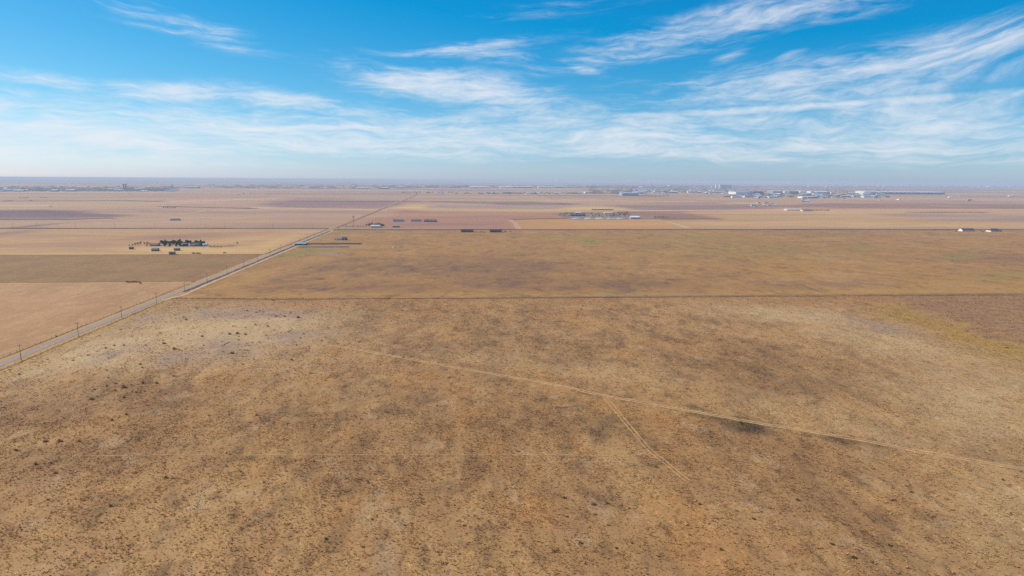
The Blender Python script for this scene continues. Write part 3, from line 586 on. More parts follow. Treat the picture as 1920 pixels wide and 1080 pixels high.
for x in (396, 402, 409, 415): tree(x, 463.5, 3, 'brown', 'low brown tree by the farmstead corrals', 'low trees by the corrals', 1.8)
for x, h in ((688, 6), (692, 7), (697, 8), (703, 8.5), (708, 8), (713, 8), (717, 7), (719, 5)): tree(x, 426 - random.uniform(0, 2), h * .95, random.choice(['brown', 'green']), 'grey brown tree crowded round the white-roofed roadside house', 'trees round the white-roofed house', 1.1)
for i in range(10): tree(648 + i * 4 + random.uniform(-1, 1), 425.8, random.uniform(1.8, 3), 'brown', 'low brown tree in the hedge by the crossroads', 'hedge trees by the crossroads', 1.6)
for x in (741, 748, 755, 786, 790, 801, 809, 816): tree(x, 414, random.uniform(2.5, 4.5), 'brown', 'brown yard tree behind the row of three far houses', 'yard trees behind the three houses', 1.2)
for x in (1164, 1168, 1172, 1176, 1160): tree(x, 401, random.uniform(3, 4.2), 'green', 'green tree behind the salvage yard', 'trees behind the salvage yard', 1.2)
for x in (1229, 1236, 1240, 1244, 1249, 1254): tree(x, 409, random.uniform(2, 4), 'brown', 'dark brown tree in the clump east of the white warehouse', 'clump east of the white warehouse', 1.5)
for i in range(10): tree(1524 + i * 3.3, 395.2, random.uniform(1.8, 2.8), 'evergreen', 'dark evergreen in the row beside the white barns', 'evergreens beside the white barns', 1.6)
for i in range(16): tree(1196 + i * 3.7, 369 - random.random(), random.uniform(2.2, 3.4), 'green', 'dark tree in the belt right of the pale blue hangar', 'tree belt beside the pale blue hangar', 1.3)
for x in (755, 758, 761, 765, 769, 777, 781, 787, 800, 806, 811, 825, 829, 842, 847, 851): tree(x, 362 + random.uniform(-.4, .4), random.uniform(1.8, 3.2), 'green', 'dark tree along the far road near the white water towers', 'trees along the far road', 1.3)
for x0, y in ((307, 390.5), (262, 396.5)):
    for i in range(7): tree(x0 + i * 3.6, y, 2.4 if y < 392 else 1.4, 'green', 'dark tree in the isolated far grove on the pink field' if y < 392 else 'low dark tree in the thin far hedge on the pink field', 'isolated far grove' if y < 392 else 'thin far hedge', 1.3)
for x, y in ((6, 378), (14, 378), (20, 377.5), (36, 372), (44, 371.5), (50, 371.5), (76, 371), (84, 371), (56, 376.5), (94, 388), (445, 365), (455, 364), (468, 364.5)):
    for k in range(2): tree(x + k * 3, y, 1.5, 'green', 'tiny dark tree in a far clump below the western town', 'far clumps below the western town', 2.0)

# ------------------------------------------------------------------ poles and fences
m_pole = mat((108, 90, 76), .9, .2, 1.0); m_ins = mat((150, 150, 150), .4)
def pole_meshes():
    a = MB(); a.tube((0, 0, 0), (0, 0, 9.6), .17, .11, 8); b = MB(); b.box(-1.2, 1.2, -.07, .07, 8.85, 9.05)
    c = MB(); c.tube((0, 0, 0), (0, 0, .28), .07, .04, 6); return a.mesh(m_pole), b.mesh(m_pole), c.mesh(m_ins)
PM = pole_meshes()
def pole(E, N, label, group, h=1.0, rz=0.0):
    r = thing('utility_pole', label, 'pole', (E, N), rz, group); r.scale = (1, 1, h)
    link('shaft', PM[0], r); link('crossarm', PM[1], r)
    for x in (-1.05, 0.45, 1.05): link('insulator', PM[2], r, (x, 0, 9.05))
ords = ['nearest', 'second', 'third', 'fourth', 'fifth', 'sixth', 'seventh']
for k in range(17):
    lb = f'{ords[k]} wooden utility pole along the straight road, counted from the frame edge' if k < 7 else 'distant thin utility pole along the straight road'
    pole(-245.4 + .5 * random.uniform(-1, 1), 399.5 + 59.5 * k, lb, 'utility poles along the road', random.uniform(.95, 1.06))
for x in (20, 65, 105, 138, 212, 287, 384, 420, 510, 585, 634): 
    p = gp(x, 428.3); pole(p[0], 1472, 'thin utility pole along the western cross road', 'utility poles along the cross road', 1.05, math.pi / 2)
p = gp(663, 424); r = thing('windmill', 'tall thin windmill with a dark wheel beyond the crossroads', 'windmill', p)
mb = MB()
for sx in (-1, 1):
    for sy in (-1, 1): mb.tube((sx * 1.6, sy * 1.6, 0), (sx * .2, sy * .2, 20), .14, .1, 5)
for z in (4, 8, 12, 16): q = 1.6 - .07 * z; mb.box(-q, q, -q - .05, -q + .05, z, z + .12); mb.box(-q, q, q - .05, q + .05, z, z + .12)
mb.build('tower', mat((120, 112, 108)), r)
for i in range(14):
    a = 2 * math.pi * i / 14; mb = MB(); c, s = math.cos(a), math.sin(a); c2, s2 = math.cos(a + .3), math.sin(a + .3)
    mb.add([(.4 * c, -.6, 20.6 + .4 * s), (2.2 * c, -.7, 20.6 + 2.2 * s), (2.2 * c2, -.45, 20.6 + 2.2 * s2), (.4 * c2, -.5, 20.6 + .4 * s2)], [(0, 1, 2, 3)]); mb.build('blade', mat((84, 80, 80)), r)
mb = MB(); mb.box(-.1, .1, -.6, 2.6, 20.5, 20.7); mb.box(-.06, .06, 1.6, 3.2, 20.0, 21.3); mb.build('tail_vane', mat((84, 80, 80)), r)

def fence(name, label, pts, gap):
    r = thing(name, label, 'fence', pts[0]); o = Vector((pts[0][0], pts[0][1], 0)); mp = MB(); mw = MB()
    for a, b in zip(pts, pts[1:]):
        a = Vector((a[0], a[1], 0)) - o; b = Vector((b[0], b[1], 0)) - o; n = max(1, int((b - a).length / gap))
        for i in range(n): q = a.lerp(b, i / n); mp.box(q.x - .06, q.x + .06, q.y - .06, q.y + .06, 0, 1.25 + random.uniform(-.08, .1))
        for z in (.4, .75, 1.1): mw.tube(a + Vector((0, 0, z)), b + Vector((0, 0, z)), .012, .012, 3, cap=False)
    tag(mp.build('post_row', m_pole, r), None, kind='stuff'); mw.build('wire', mat((120, 112, 108), .5), r)
fence('pasture_fence', 'thin wire fence on wooden posts between pasture and stubble field', [(-242, NF + 14), (-150, NF + 4), (0, NF), (900, NF - 12)], 5)
fence('roadside_fence', 'thin wire fence along the far side of the road', [(-260, 100), (-260, 1425)], 6)
fence('verge_fence', 'thin wire fence between the near road verge and the pasture', [(-243.6, 100), (-243.6, 590)], 6)
p = gp(240, 590)
r = thing('gate', 'small weathered gate by the road at the bare patch', 'gate', (-243.2, p[1]), math.pi / 2)
for x in (-2, 2): q = MB(); q.tube((x, 0, 0), (x, 0, 1.9), .14, .13, 6); q.build('gate_post', m_pole, r)
for z in (.4, .8, 1.2): q = MB(); q.box(-1.9, 1.9, -.04, .04, z, z + .1); q.build('rail', m_pole, r)

# ------------------------------------------------------------------ buildings
m_glass = mat((60, 66, 74), .2, .1); m_white = mat((226, 224, 218), .6, .05)
def gable(name, label, cat, x0, x1, ybase, wall_px, depth, wallc, roofc, roof_px=1.5, group=None, doors=1, windows=3, big=False, rz=0.0, hip=False, chimney=False, porch=False):
    """pitched-roof building: ridge along its front; x0..x1, base row and heights are read from the photograph, depth in metres"""
    xc = (x0 + x1) / 2; s = mpp(xc, ybase); p = gp(xc, ybase); L = (x1 - x0) * s; hw = max(2.4, wall_px * s); hr = max(.5, roof_px * s); D = depth
    r = thing(name, label, cat, (p[0], p[1] + D / 2), rz, group); a, d = L / 2, D / 2
    mb = MB(); iw = a * (.62 if hip else 1.0)
    mb.box(-a, a, -d, d, 0, hw)
    if not hip: mb.add([(-a, -d, hw), (-a, d, hw), (-a, 0, hw + hr)], [(0, 2, 1)]); mb.add([(a, -d, hw), (a, d, hw), (a, 0, hw + hr)], [(0, 1, 2)])
    mb.build('wall', mat(wallc, .8, .08, .4), r)
    mb = MB(); o = .5; t = .18; A = a + o; ry = hr * (d + o) / d; z0 = hw - (ry - hr)
    I = iw if hip else A
    for s_ in (-1, 1):
        v = [(-A, s_ * (d + o), z0 + .03), (A, s_ * (d + o), z0 + .03), (I, 0, hw + hr + .03), (-I, 0, hw + hr + .03)]
        mb.add(v + [(x, y, z + t) for x, y, z in v], [(0, 1, 2, 3), (4, 7, 6, 5), (0, 4, 5, 1), (1, 5, 6, 2), (3, 2, 6, 7), (0, 3, 7, 4)])
    if hip:
        for s_ in (-1, 1): mb.add([(s_ * A, -d - o, z0 + t + .03), (s_ * A, d + o, z0 + t + .03), (s_ * I, 0, hw + hr + t + .03)], [(0, 1, 2)])
    rf = mb.build('roof', mat(roofc, .7, .12, .3), r)
    if chimney: q = MB(); q.box(a * .3, a * .3 + .9, .6, 1.5, hw, hw + hr + 1.2); q.build('chimney', mat((120, 84, 70)), rf)
    for k in range(doors):
        dw, dh = (min(5.5, L / (doors + 1) * .8), hw * .78) if big else (1.1, 2.1); cx = -a + L * (k + 1) / (doors + 1) + (0 if big else .8)
        q = MB(); q.box(cx - dw / 2, cx + dw / 2, -d - .06, -d - .002, .02, dh); dd = q.build('door', mat((150, 150, 150) if big else (96, 74, 60)), r)
        q = MB(); q.box(cx + dw * .36, cx + dw * .42, -d - .14, -d - .062, dh * .45, dh * .5); q.build('handle', m_ins, dd)
    for k in range(windows):
        cx = -a + L * (k + .5) / windows; wh = hw * .32; zz = hw * .42; ww = min(1.8, L / windows * .5)
        q = MB(); q.box(cx - ww / 2 - .1, cx + ww / 2 + .1, -d - .05, -d - .002, zz - .1, zz + wh + .1); wn = q.build('window', m_white, r)
        q = MB(); q.box(cx - ww / 2, cx + ww / 2, -d - .07, -d - .052, zz, zz + wh); q.build('pane', m_glass, wn)
    if porch:
        q = MB(); q.box(-a * .5, a * .3, -d - 2.6, -d - .6, hw * .86, hw * .86 + .15)
        for x in (-a * .48, a * .28): q.tube((x, -d - 2.5, 0), (x, -d - 2.5, hw * .86), .09, .09, 6)
        q.build('porch', m_white, r)
    return r
# farmstead
gable('farmhouse', 'grey roofed farmhouse in front of the farmstead evergreens', 'house', 357, 372, 461.8, 3.2, 11, (150, 140, 150), (92, 88, 104), 3, chimney=True, porch=True)
gable('farmhouse', 'teal roofed farmhouse half hidden among the farmstead evergreens', 'house', 339, 349, 461.6, 2.6, 9, (110, 120, 120), (120, 160, 168), 2.2)
gable('cottage', 'pale blue cottage at the right end of the windbreak', 'house', 379, 387, 461.5, 2.6, 8, (204, 220, 228), (176, 198, 210), 1.4)
gable('barn', 'rusty red roofed barn among the brown farm trees', 'barn', 281, 295, 461.5, 3, 11, (168, 128, 120), (178, 110, 100), 2.6, big=True, windows=0)
gable('shed', 'small dark shed at the far west of the farmstead', 'shed', 242, 248, 467.5, 2.2, 5, (110, 86, 72), (96, 80, 72), 1, windows=0)
gable('shed', 'grey shed with teal roof in the open farmyard', 'shed', 284, 295, 471, 3, 7, (112, 104, 96), (108, 124, 124), 2.2, windows=1)
gable('shed', 'dark grey square shed in the farmyard below the evergreens', 'shed', 326, 335, 470, 3.6, 6, (116, 110, 106), (126, 122, 118), 1.2, windows=1)
gable('shed', 'grey green square shed nearest the olive field', 'shed', 317, 326, 477, 4.0, 6, (116, 120, 112), (130, 132, 124), 1.0, windows=1)
for x, b, h, lb in ((316, 462.3, 5.2, 'slim white silo at the left of the evergreens'), (356, 463, 6.0, 'slim white silo in front of the grey roofed farmhouse')):
    p = gp(x, b); s = mpp(x, b); r = thing('silo', lb, 'silo', p); q = MB(); q.tube((0, 0, 0), (0, 0, h * s), 1.0 * s, 1.0 * s, 14); q.build('cylinder_wall', m_white, r, True); q = MB(); q.dome((0, 0, h * s), 1.0 * s, .8 * s, 14); q.build('dome', mat((204, 204, 200)), r, True)
def bale_mesh():
    q = MB(); q.tube((0, -.75, .8), (0, .75, .8), .8, .8, 14); return q.mesh(mat((122, 96, 66), .95, .25, 2.0))
BALE = bale_mesh()
for x, y in ((361, 475.6), (363, 475.6), (365, 475.7), (369, 475.7), (371, 475.6), (373.5, 475.8), (375.5, 475.8)):
    p = gp(x, y); tag(link('hay_bale', BALE, None, (p[0], p[1], 0), random.uniform(-.3, .3)), 'dark round hay bale in the row below the farmstead', 'hay bale', 'hay bales below the farmstead')
def corral(x0, x1, y, label):
    p = gp(x0, y); q = gp(x1, y); L = q[0] - p[0]; r = thing('corral', label, 'corral', p); n = int(L / 3)
    for i in range(n + 1):
        for yy in (0, 14): m_ = MB(); m_.box(i * L / n - .09, i * L / n + .09, yy - .09, yy + .09, 0, 1.7); m_.build('post', m_pole, r)
    for yy in (-.12, 14.12):
        for z in (.6, 1.1, 1.55): m_ = MB(); m_.box(0, L, yy - .03, yy + .03, z, z + .14); m_.build('rail', mat((130, 112, 98)), r)
corral(392, 416, 464.5, 'weathered rail corral at the right of the farmstead'); corral(420, 438, 463, 'low rail corral nearest the lone brown tree')

# vehicles
def car_mesh(body, truck=False):
    q = MB(); prof = [(-2.2, .45), (-2.2, .95), (-1.5, 1.0), (-.9, 1.5), (.7, 1.5), (1.3, 1.02), (2.2, .9), (2.25, .45)] if not truck else [(-2.7, .5), (-2.7, 1.1), (-.6, 1.1), (-.5, 1.8), (1.0, 1.8), (1.5, 1.2), (2.6, 1.1), (2.7, .5)]
    n = len(prof)
    for lo, hi, mi in ((-.88, .88, 0),): q.add([(x, lo if z < 1.2 else lo * .82, z) for x, z in prof] + [(x, hi if z < 1.2 else hi * .82, z) for x, z in prof], [tuple(range(n)), tuple(range(2 * n - 1, n - 1, -1))] + [(i, n + i, n + (i + 1) % n, (i + 1) % n) for i in range(n)], mi)
    i0 = 3; a = prof[i0 - 1]; b = prof[i0]; c = prof[i0 + 1]; d = prof[i0 + 2]
    for s in (-1, 1): q.add([(b[0] + .1, s * .86, 1.08), (c[0] + .1, s * .86, 1.08), (c[0] - .05, s * .78, c[1] - .08), (b[0] + .1, s * .78, b[1] - .08)], [(0, 1, 2, 3)], 1)
    for x in (prof[0][0] + .8, prof[-1][0] - .85):
        for s in (-1, 1): q.tube((x, s * .7, .34), (x, s * .92, .34), .34, .34, 12, 2)
    return q.mesh([mat(body, .35, .06), m_glass, mat((34, 32, 32))])
CARS = [car_mesh(c, i % 3 == 0) for i, c in enumerate([(196, 198, 200), (60, 62, 70), (110, 46, 42), (70, 90, 120), (150, 140, 124), (44, 44, 46), (228, 228, 226)])]
def car(x, y, label, group=None, k=None, rz=None):
    p = gp(x, y); return tag(link('parked_car', CARS[random.randrange(len(CARS)) if k is None else k], None, (p[0], p[1], 0.26), random.uniform(0, 6.28) if rz is None else rz), label, 'car', group)
car(421, 475, 'dark car parked on the straw field right of the bales', None, 5, .3)

# roadside houses near the crossroads
gable('house', 'white-roofed house wrapped in trees by the crossroads', 'house', 696, 712, 426.5, 2.4, 11, (80, 88, 92), (226, 232, 236), 2.0)
gable('mobile_home', 'grey green mobile home right of the white-roofed house', 'house', 736, 749, 426.5, 3.0, 6, (150, 156, 142), (168, 170, 160), 1.0)
gable('house', 'blue grey house, first of the far row of three', 'house', 737, 757, 415.6, 2.2, 12, (176, 178, 184), (112, 116, 132), 1.8)
gable('house', 'white house with grey roof, middle of the far row of three', 'house', 770, 789, 415.6, 2.4, 12, (206, 200, 194), (120, 118, 124), 2.0, hip=True)
gable('house', 'long dark house, last of the far row of three', 'house', 795, 819, 416, 2.2, 12, (96, 90, 92), (112, 110, 116), 1.8)
gable('house', 'small white house alone in the stubble corner', 'house', 627, 641, 450.2, 2.4, 9, (232, 230, 226), (140, 136, 140), 1.6, porch=True)
gable('garage', 'dark garage beside the small white house', 'garage', 641.5, 650, 450.2, 3.0, 8, (70, 64, 72), (88, 84, 96), 2.0, big=True, windows=0)
gable('ranch_house', 'dark grey long ranch house facing the stubble field', 'house', 864.5, 887.5, 435.3, 3.2, 13, (72, 72, 80), (70, 72, 84), 2.2, hip=False, windows=4)
gable('ranch_house', 'dark brown long ranch house with pale windows', 'house', 919, 941, 435.5, 3.3, 13, (78, 64, 68), (76, 68, 78), 2.0, windows=4)
gable('ranch_house', 'white-ended house with purple roof at the far right', 'house', 1804, 1828, 433.8, 2.4, 13, (232, 226, 222), (84, 78, 98), 2.8, windows=4)
gable('ranch_house', 'white house with dark hipped roof nearest the frame edge', 'house', 1857, 1879, 434.8, 2.6, 14, (234, 232, 228), (76, 80, 94), 3.2, hip=True, windows=4)
for x, y, lb, k in ((901, 435.6, 'dark pickup left of the brown ranch house', 5), (906.5, 436, 'grey car beside the dark pickup', 1), (947.5, 435, 'black car at the right of the brown ranch house', 5), (957, 435.2, 'grey car on the grass past the brown ranch house', 1), (1843, 435.2, 'dark car between the two far right houses', 5), (1838, 433.8, 'dark pickup behind the two far right houses', 1), (1792, 434, 'dark car left of the purple roofed house', 2)): car(x, y, lb, None, k)
# low screens flanking the drive, and the hut at the gate
def screen(name, label, x0, x1, y, h, c):
    a = gp(x0, y); b = gp(x1, y); L = b[0] - a[0]; r = thing(name, label, 'fence', a); n = int(L / 4.0)
    me = MB().box(0, L / n - .12, -.05, .05, .1, h).mesh(mat(c, .7, .15)); mp = MB().tube((0, 0, 0), (0, 0, h + .15), .08, .08, 6).mesh(m_pole)
    for i in range(n): link('panel', me, r, (i * L / n + .06, 0, 0)); link('post', mp, r, (i * L / n, 0.12, 0))
screen('screen_fence', 'long dark panel fence behind the driveway by the road', 568, 678, 458.2, 1.7, (104, 104, 104))
screen('screen_fence', 'long blue grey panel fence in front of the driveway by the road', 560, 655, 463.8, 1.3, (150, 156, 164))
strip('driveway', 'pale gravel driveway between the two panel fences', [gp(556, 461), gp(690, 461.3)], 10, 0.06, fm('drive', (190, 154, 112), (180, 144, 102), None, .05), .15, 10)
gable('hut', 'low blue hut with dark front at the driveway entrance', 'shed', 553, 573, 459.8, 1.6, 10, (54, 68, 88), (150, 190, 204), 1.6, windows=2)
def mound(x0, x1, yb, hpx, label, c, group=None, cat='mound'):
    s = mpp((x0 + x1) / 2, yb); p = gp((x0 + x1) / 2, yb); R = (x1 - x0) * s / 2; h = hpx * s; q = MB(); n = 20; rings = 5; vs_ = []; fs = []
    ph = random.uniform(0, 6)
    for k in range(rings + 1):
        f = k / rings; 
        for i in range(n):
            a = 2 * math.pi * i / n; w_ = 1 + .12 * math.sin(3 * a + ph) + .08 * math.sin(7 * a + ph * 2); rr_ = R * (1 - f) * w_
            vs_.append((rr_ * math.cos(a), .55 * rr_ * math.sin(a), h * (1 - (1 - f) ** 2) * (1 + .25 * math.sin(a * 2 + ph + f * 3)) - .05))
    for k in range(rings):
        for i in range(n): fs.append((k * n + i, k * n + (i + 1) % n, (k + 1) * n + (i + 1) % n, (k + 1) * n + i))
    q.add(vs_, fs); o = q.build('gravel_mound', mat(c, .95, .15, .2), None, True); o.location = (p[0], p[1] + R * .5, 0)
    return tag(o, label, cat, group)
mound(734, 743, 464, 1.3, 'small pale earth mound in the open stubble field', (206, 182, 156)); mound(744, 754, 464, 1.2, 'brownish earth mound beside the pale one in the stubble', (180, 148, 122)); mound(943, 957, 463.5, 1.4, 'low grey earth mound below the dark ranch houses', (176, 156, 134))
# salvage yard
poly('yard_ground', 'grey brown bare ground of the salvage yard', [(1034, 401), (1052, 399.5), (1070, 398.4), (1100, 398), (1130, 398.6), (1158, 398.2), (1180, 400), (1206, 403.5), (1232, 406.5), (1226, 409), (1206, 411), (1180, 411.3), (1140, 411.9), (1100, 411.6), (1074, 412), (1064, 409), (1052, 407.5), (1046, 404)], 0.23, fm('yard', (164, 130, 104), (140, 112, 94), (176, 144, 118), .02))
gable('long_barn', 'long dark open barn in front of the salvage yard', 'barn', 1071, 1098, 405.4, 2.6, 22, (58, 62, 76), (92, 98, 112), 1.6, big=True, windows=0, doors=3)
gable('barn', 'white-roofed barn behind the long dark barn', 'barn', 1079, 1090, 401, 2.2, 16, (120, 116, 118), (236, 232, 228), 1.2, big=True, windows=0)
gable('warehouse', 'white-roofed warehouse standing right of the salvage yard', 'warehouse', 1183, 1200, 410.3, 2.8, 26, (150, 152, 156), (242, 242, 240), 2.0, big=True, windows=0, doors=2)
gable('barn', 'pale roofed barn at the back right of the salvage yard', 'barn', 1133, 1140, 400.5, 1.4, 14, (190, 180, 172), (226, 220, 214), 1.2, windows=0)
gable('barn', 'pale roofed barn beside the back trees of the yard', 'barn', 1141, 1149, 400.3, 1.4, 14, (180, 166, 158), (220, 214, 208), 1.2, windows=0)
gable('shed', 'rust brown shed under the trees of the salvage yard', 'shed', 1169, 1174, 403.5, 1.8, 9, (120, 66, 54), (110, 64, 56), 1, windows=0)
for x0, x1, lb in ((1070, 1100, 'white gravel heap before the long dark barn'), (1092, 1120, 'bluish gravel heap second from the barn'), (1112, 1142, 'grey white gravel heap in the middle of the yard front'), (1134, 1162, 'bluish white gravel heap right of the middle one'), (1154, 1180, 'last grey gravel heap toward the white warehouse')): mound(x0, x1, 411.2, 2.6, lb, random.choice([(176, 178, 184), (190, 188, 188), (168, 172, 182)]), 'gravel heaps before the yard')
for i in range(210):
    x = random.uniform(1046, 1182); car(x, random.uniform(399.2, 406.4) if not 1068 < x < 1100 else random.uniform(398.8, 402), 'junked car in the crowded salvage yard', 'junked cars in the salvage yard')
TRL = MB().box(-6, 6, -1.25, 1.25, .9, 3.6).tube((-4.5, -1.1, .5), (-4.5, 1.1, .5), .5, .5, 10, 1).tube((-3.2, -1.1, .5), (-3.2, 1.1, .5), .5, .5, 10, 1).tube((4.5, -.9, .4), (4.5, .9, .4), .3, .3, 8, 1).mesh([mat((112, 96, 92), .6), mat((34, 32, 32))])
for i in range(9):
    p = gp(1113 + i * 4.2, 394.3); tag(link('trailer', TRL, None, (p[0], p[1], 0.24)), 'dark box trailer in the row behind the salvage yard', 'trailer', 'trailer row behind the yard')
# white barns left of the evergreens
gable('barn', 'long white barn below the industrial park', 'barn', 1475, 1504, 394.6, 1.8, 24, (214, 208, 196), (232, 226, 216), 1.0, big=True, windows=0, doors=4)
gable('barn', 'grey roofed barn right of the long white barn', 'barn', 1505, 1524, 395.8, 1.6, 20, (206, 198, 188), (110, 112, 122), 1.4, big=True, windows=0, doors=2)
gable('farmhouse', 'small pale house on the far western field', 'house', 319, 335, 413.6, 1.4, 12, (214, 212, 208), (104, 98, 108), 1.6)

# ------------------------------------------------------------------ industrial park and far towns
def block(name, label, x0, x1, yt, yb, depth, wallc, roofc, cat='warehouse', group=None, bays=5):
    """flat-roofed hall: wall, parapet roof, dock doors"""
    xc = (x0 + x1) / 2; s = mpp(xc, yb); p = gp(xc, yb); L = (x1 - x0) * s; h = (yb - yt) * s; r = thing(name, label, cat, (p[0], p[1] + depth / 2), 0, group)
    q = MB(); q.box(-L / 2, L / 2, -depth / 2, depth / 2, 0, h); q.build('wall', mat(wallc, .7, .06, .02), r)
    q = MB(); q.add([(-L / 2 - 1, -depth / 2 - 1, h + .02), (L / 2 + 1, -depth / 2 - 1, h + .02), (L / 2 + 1, 0, h + depth * .035), (-L / 2 - 1, 0, h + depth * .035), (L / 2 + 1, depth / 2 + 1, h + .02), (-L / 2 - 1, depth / 2 + 1, h + .02)], [(0, 1, 2, 3), (3, 2, 4, 5), (0, 3, 5), (1, 4, 2)]); q.build('roof', mat(roofc, .6, .06, .02), r)
    for k in range(bays):
        cx = -L / 2 + L * (k + .5) / bays; ww = L / bays * .45; q = MB(); q.box(cx - ww / 2, cx + ww / 2, -depth / 2 - .3, -depth / 2 - .02, .1, h * .6); q.build('dock_door', mat(tuple(int(v * .8) for v in wallc)), r)
    return r
WH, DB = (222, 221, 218), (50, 74, 112)
for a in [('hangar', 'light blue roofed hangar in the industrial park', 1379, 1414, 360, 364.6, 150, (226, 232, 238), (120, 170, 220)),
          ('hangar', 'dark blue hangar joined right of the light blue one', 1413, 1432, 359, 365, 140, DB, (130, 160, 196)),
          ('hall', 'small bright white hall left of the blue hangar', 1371, 1378, 358.3, 361.5, 60, WH, WH),
          ('hall', 'white fronted grey hall of the industrial park', 1449, 1468, 358.5, 363, 120, (130, 150, 172), WH),
          ('hall', 'white square hall left of the cream hall', 1471, 1479, 358.5, 363, 60, WH, WH),
          ('hall', 'dark blue grey hall behind the white square hall', 1480, 1498, 358.5, 363.4, 120, (96, 116, 144), (190, 198, 206)),
          ('hall', 'cream coloured hall of the industrial park', 1500, 1514, 358.3, 363.4, 100, (238, 230, 212), (240, 236, 226)),
          ('hall', 'white hall between cream hall and slate hall', 1520, 1531, 358.5, 364.2, 70, WH, WH),
          ('hall', 'slate blue wide hall with white roof edge', 1532, 1557, 360, 364.5, 130, (92, 112, 142), (236, 240, 242)),
          ('hall', 'white narrow hall at the end of slate hall', 1558, 1565, 360, 364, 60, WH, WH),
          ('warehouse', 'long bright white end of the huge warehouse', 1620, 1649, 359, 364, 140, WH, WH),
          ('warehouse', 'huge long dark blue warehouse with white roof', 1649.5, 1775, 360.6, 364.6, 150, (58, 84, 128), (220, 228, 236)),
          ('warehouse', 'cream front warehouse in the low front row', 1504, 1514, 368.5, 371.8, 60, (240, 228, 206), WH),
          ('warehouse', 'grey blue warehouse with white roof in the low front row', 1514.5, 1534, 369, 372, 60, (120, 132, 158), WH),
          ('hall', 'low light blue hall group before the huge warehouse', 1600, 1625, 366, 369.3, 70, (150, 180, 210), (190, 208, 226)),
          ('hall', 'low dark roofed hall in front of the blue hangar', 1396, 1418, 367, 370, 60, (210, 206, 204), (96, 98, 112)),
          ('hangar', 'pale blue hangar beside the far tree belt', 1166, 1197, 362, 366.8, 90, (150, 168, 186), (204, 218, 232)),
          ('hall', 'bright white hall left of the pale blue hangar', 1097, 1104, 359.8, 362.5, 60, WH, WH),
          ('office_block', 'tall bluish office slab on the horizon', 1352, 1372, 346.6, 353.2, 60, (112, 138, 164), (120, 140, 160)),
          ('warehouse', 'low long white hall, first on the horizon', 881, 917, 350.6, 353, 160, (210, 214, 216), (238, 240, 240)),
          ('warehouse', 'low long white hall, second on the horizon', 938, 962, 350.6, 352.8, 160, (206, 212, 218), (236, 238, 240)),
          ('warehouse', 'white roofed hall with dark blue front on the horizon', 963, 998, 350.2, 352.8, 160, (80, 106, 130), (236, 240, 240)),
          ('warehouse', 'pale hall right of the dark fronted one on the horizon', 1009, 1026, 350.4, 352.6, 120, (196, 206, 214), (236, 238, 240)),
          ('warehouse', 'teal hall with white roof on the horizon', 1041, 1057, 349.8, 352.4, 120, (60, 106, 124), (226, 234, 238)),
          ('warehouse', 'pale hall right of centre road on the horizon', 712, 729, 351.8, 354.2, 120, (130, 136, 140), (232, 234, 232)),
          ('warehouse', 'pinkish white hall left of centre on the horizon', 670, 690, 352.4, 354.4, 120, (216, 206, 200), (236, 230, 226)),
          ('hall', 'white roofed hall below the western town', 261, 270, 352.8, 355, 90, (190, 200, 210), (232, 238, 242)),
          ('hall', 'long white roofed hall at the end of the western town', 346, 368, 350.5, 353.2, 110, (150, 176, 200), (232, 240, 244))]: block(*a)
for x, lb in ((1343.5, 'slim white tower left of the office slab'), (1350.3, 'bright white tower touching the office slab')): block('tower', lb, x - 1.3, x + 1.3, 346.3, 353.2, 30, WH, WH, 'tower', None, 1)
# grain elevator: two concrete shafts under a common headhouse
p = gp(234.5, 356.8); s = mpp(234.5, 356.8); r = thing('grain_elevator', 'twin shaft grain elevator rising from the western town', 'elevator', p); me = mat((104, 116, 132))
for x in (-1.9, 1.9): q = MB(); q.tube((x * s, 0, 0), (x * s, 0, 9.6 * s), 1.2 * s, 1.2 * s, 14); q.build('shaft', me, r, True)
q = MB(); q.box(-3.4 * s, 3.4 * s, -1.3 * s, 1.3 * s, 9.6 * s, 11.6 * s); q.build('headhouse', me, r)
p = gp(323, 351); s = mpp(323, 351); r = thing('elevator_tower', 'dark stepped elevator tower right of the western town', 'elevator', p)
q = MB(); q.box(-1.6 * s, 0.2 * s, -s, s, 0, 4.6 * s); q.build('headhouse', me, r); q = MB(); q.box(.21 * s, 2.2 * s, -s, s, 0, 2.8 * s); q.build('bin', me, r)
for x, yb, h, lb in ((793.6, 362, 11, 'tall white water tower where the road meets the horizon'), (859, 362, 7.5, 'shorter white water tower right of the tall one'), (873.5, 352.5, 7, 'dark far water tower on the horizon')):
    p = gp(x, yb); s = mpp(x, yb); r = thing('water_tower', lb, 'water tower', p); mw = m_white if 'white' in lb else mat((100, 112, 128))
    q = MB(); q.tube((0, 0, 0), (0, 0, (h - 1.6) * s), .42 * s, .34 * s, 12); q.build('stem', mw, r, True); q = MB(); q.dome((0, 0, (h - 1.6) * s), 1.1 * s, 1.3 * s, 14); q.tube((0, 0, (h - 2.4) * s), (0, 0, (h - 1.6) * s), .36 * s, 1.1 * s, 14, cap=False); q.build('tank', mw, r, True)
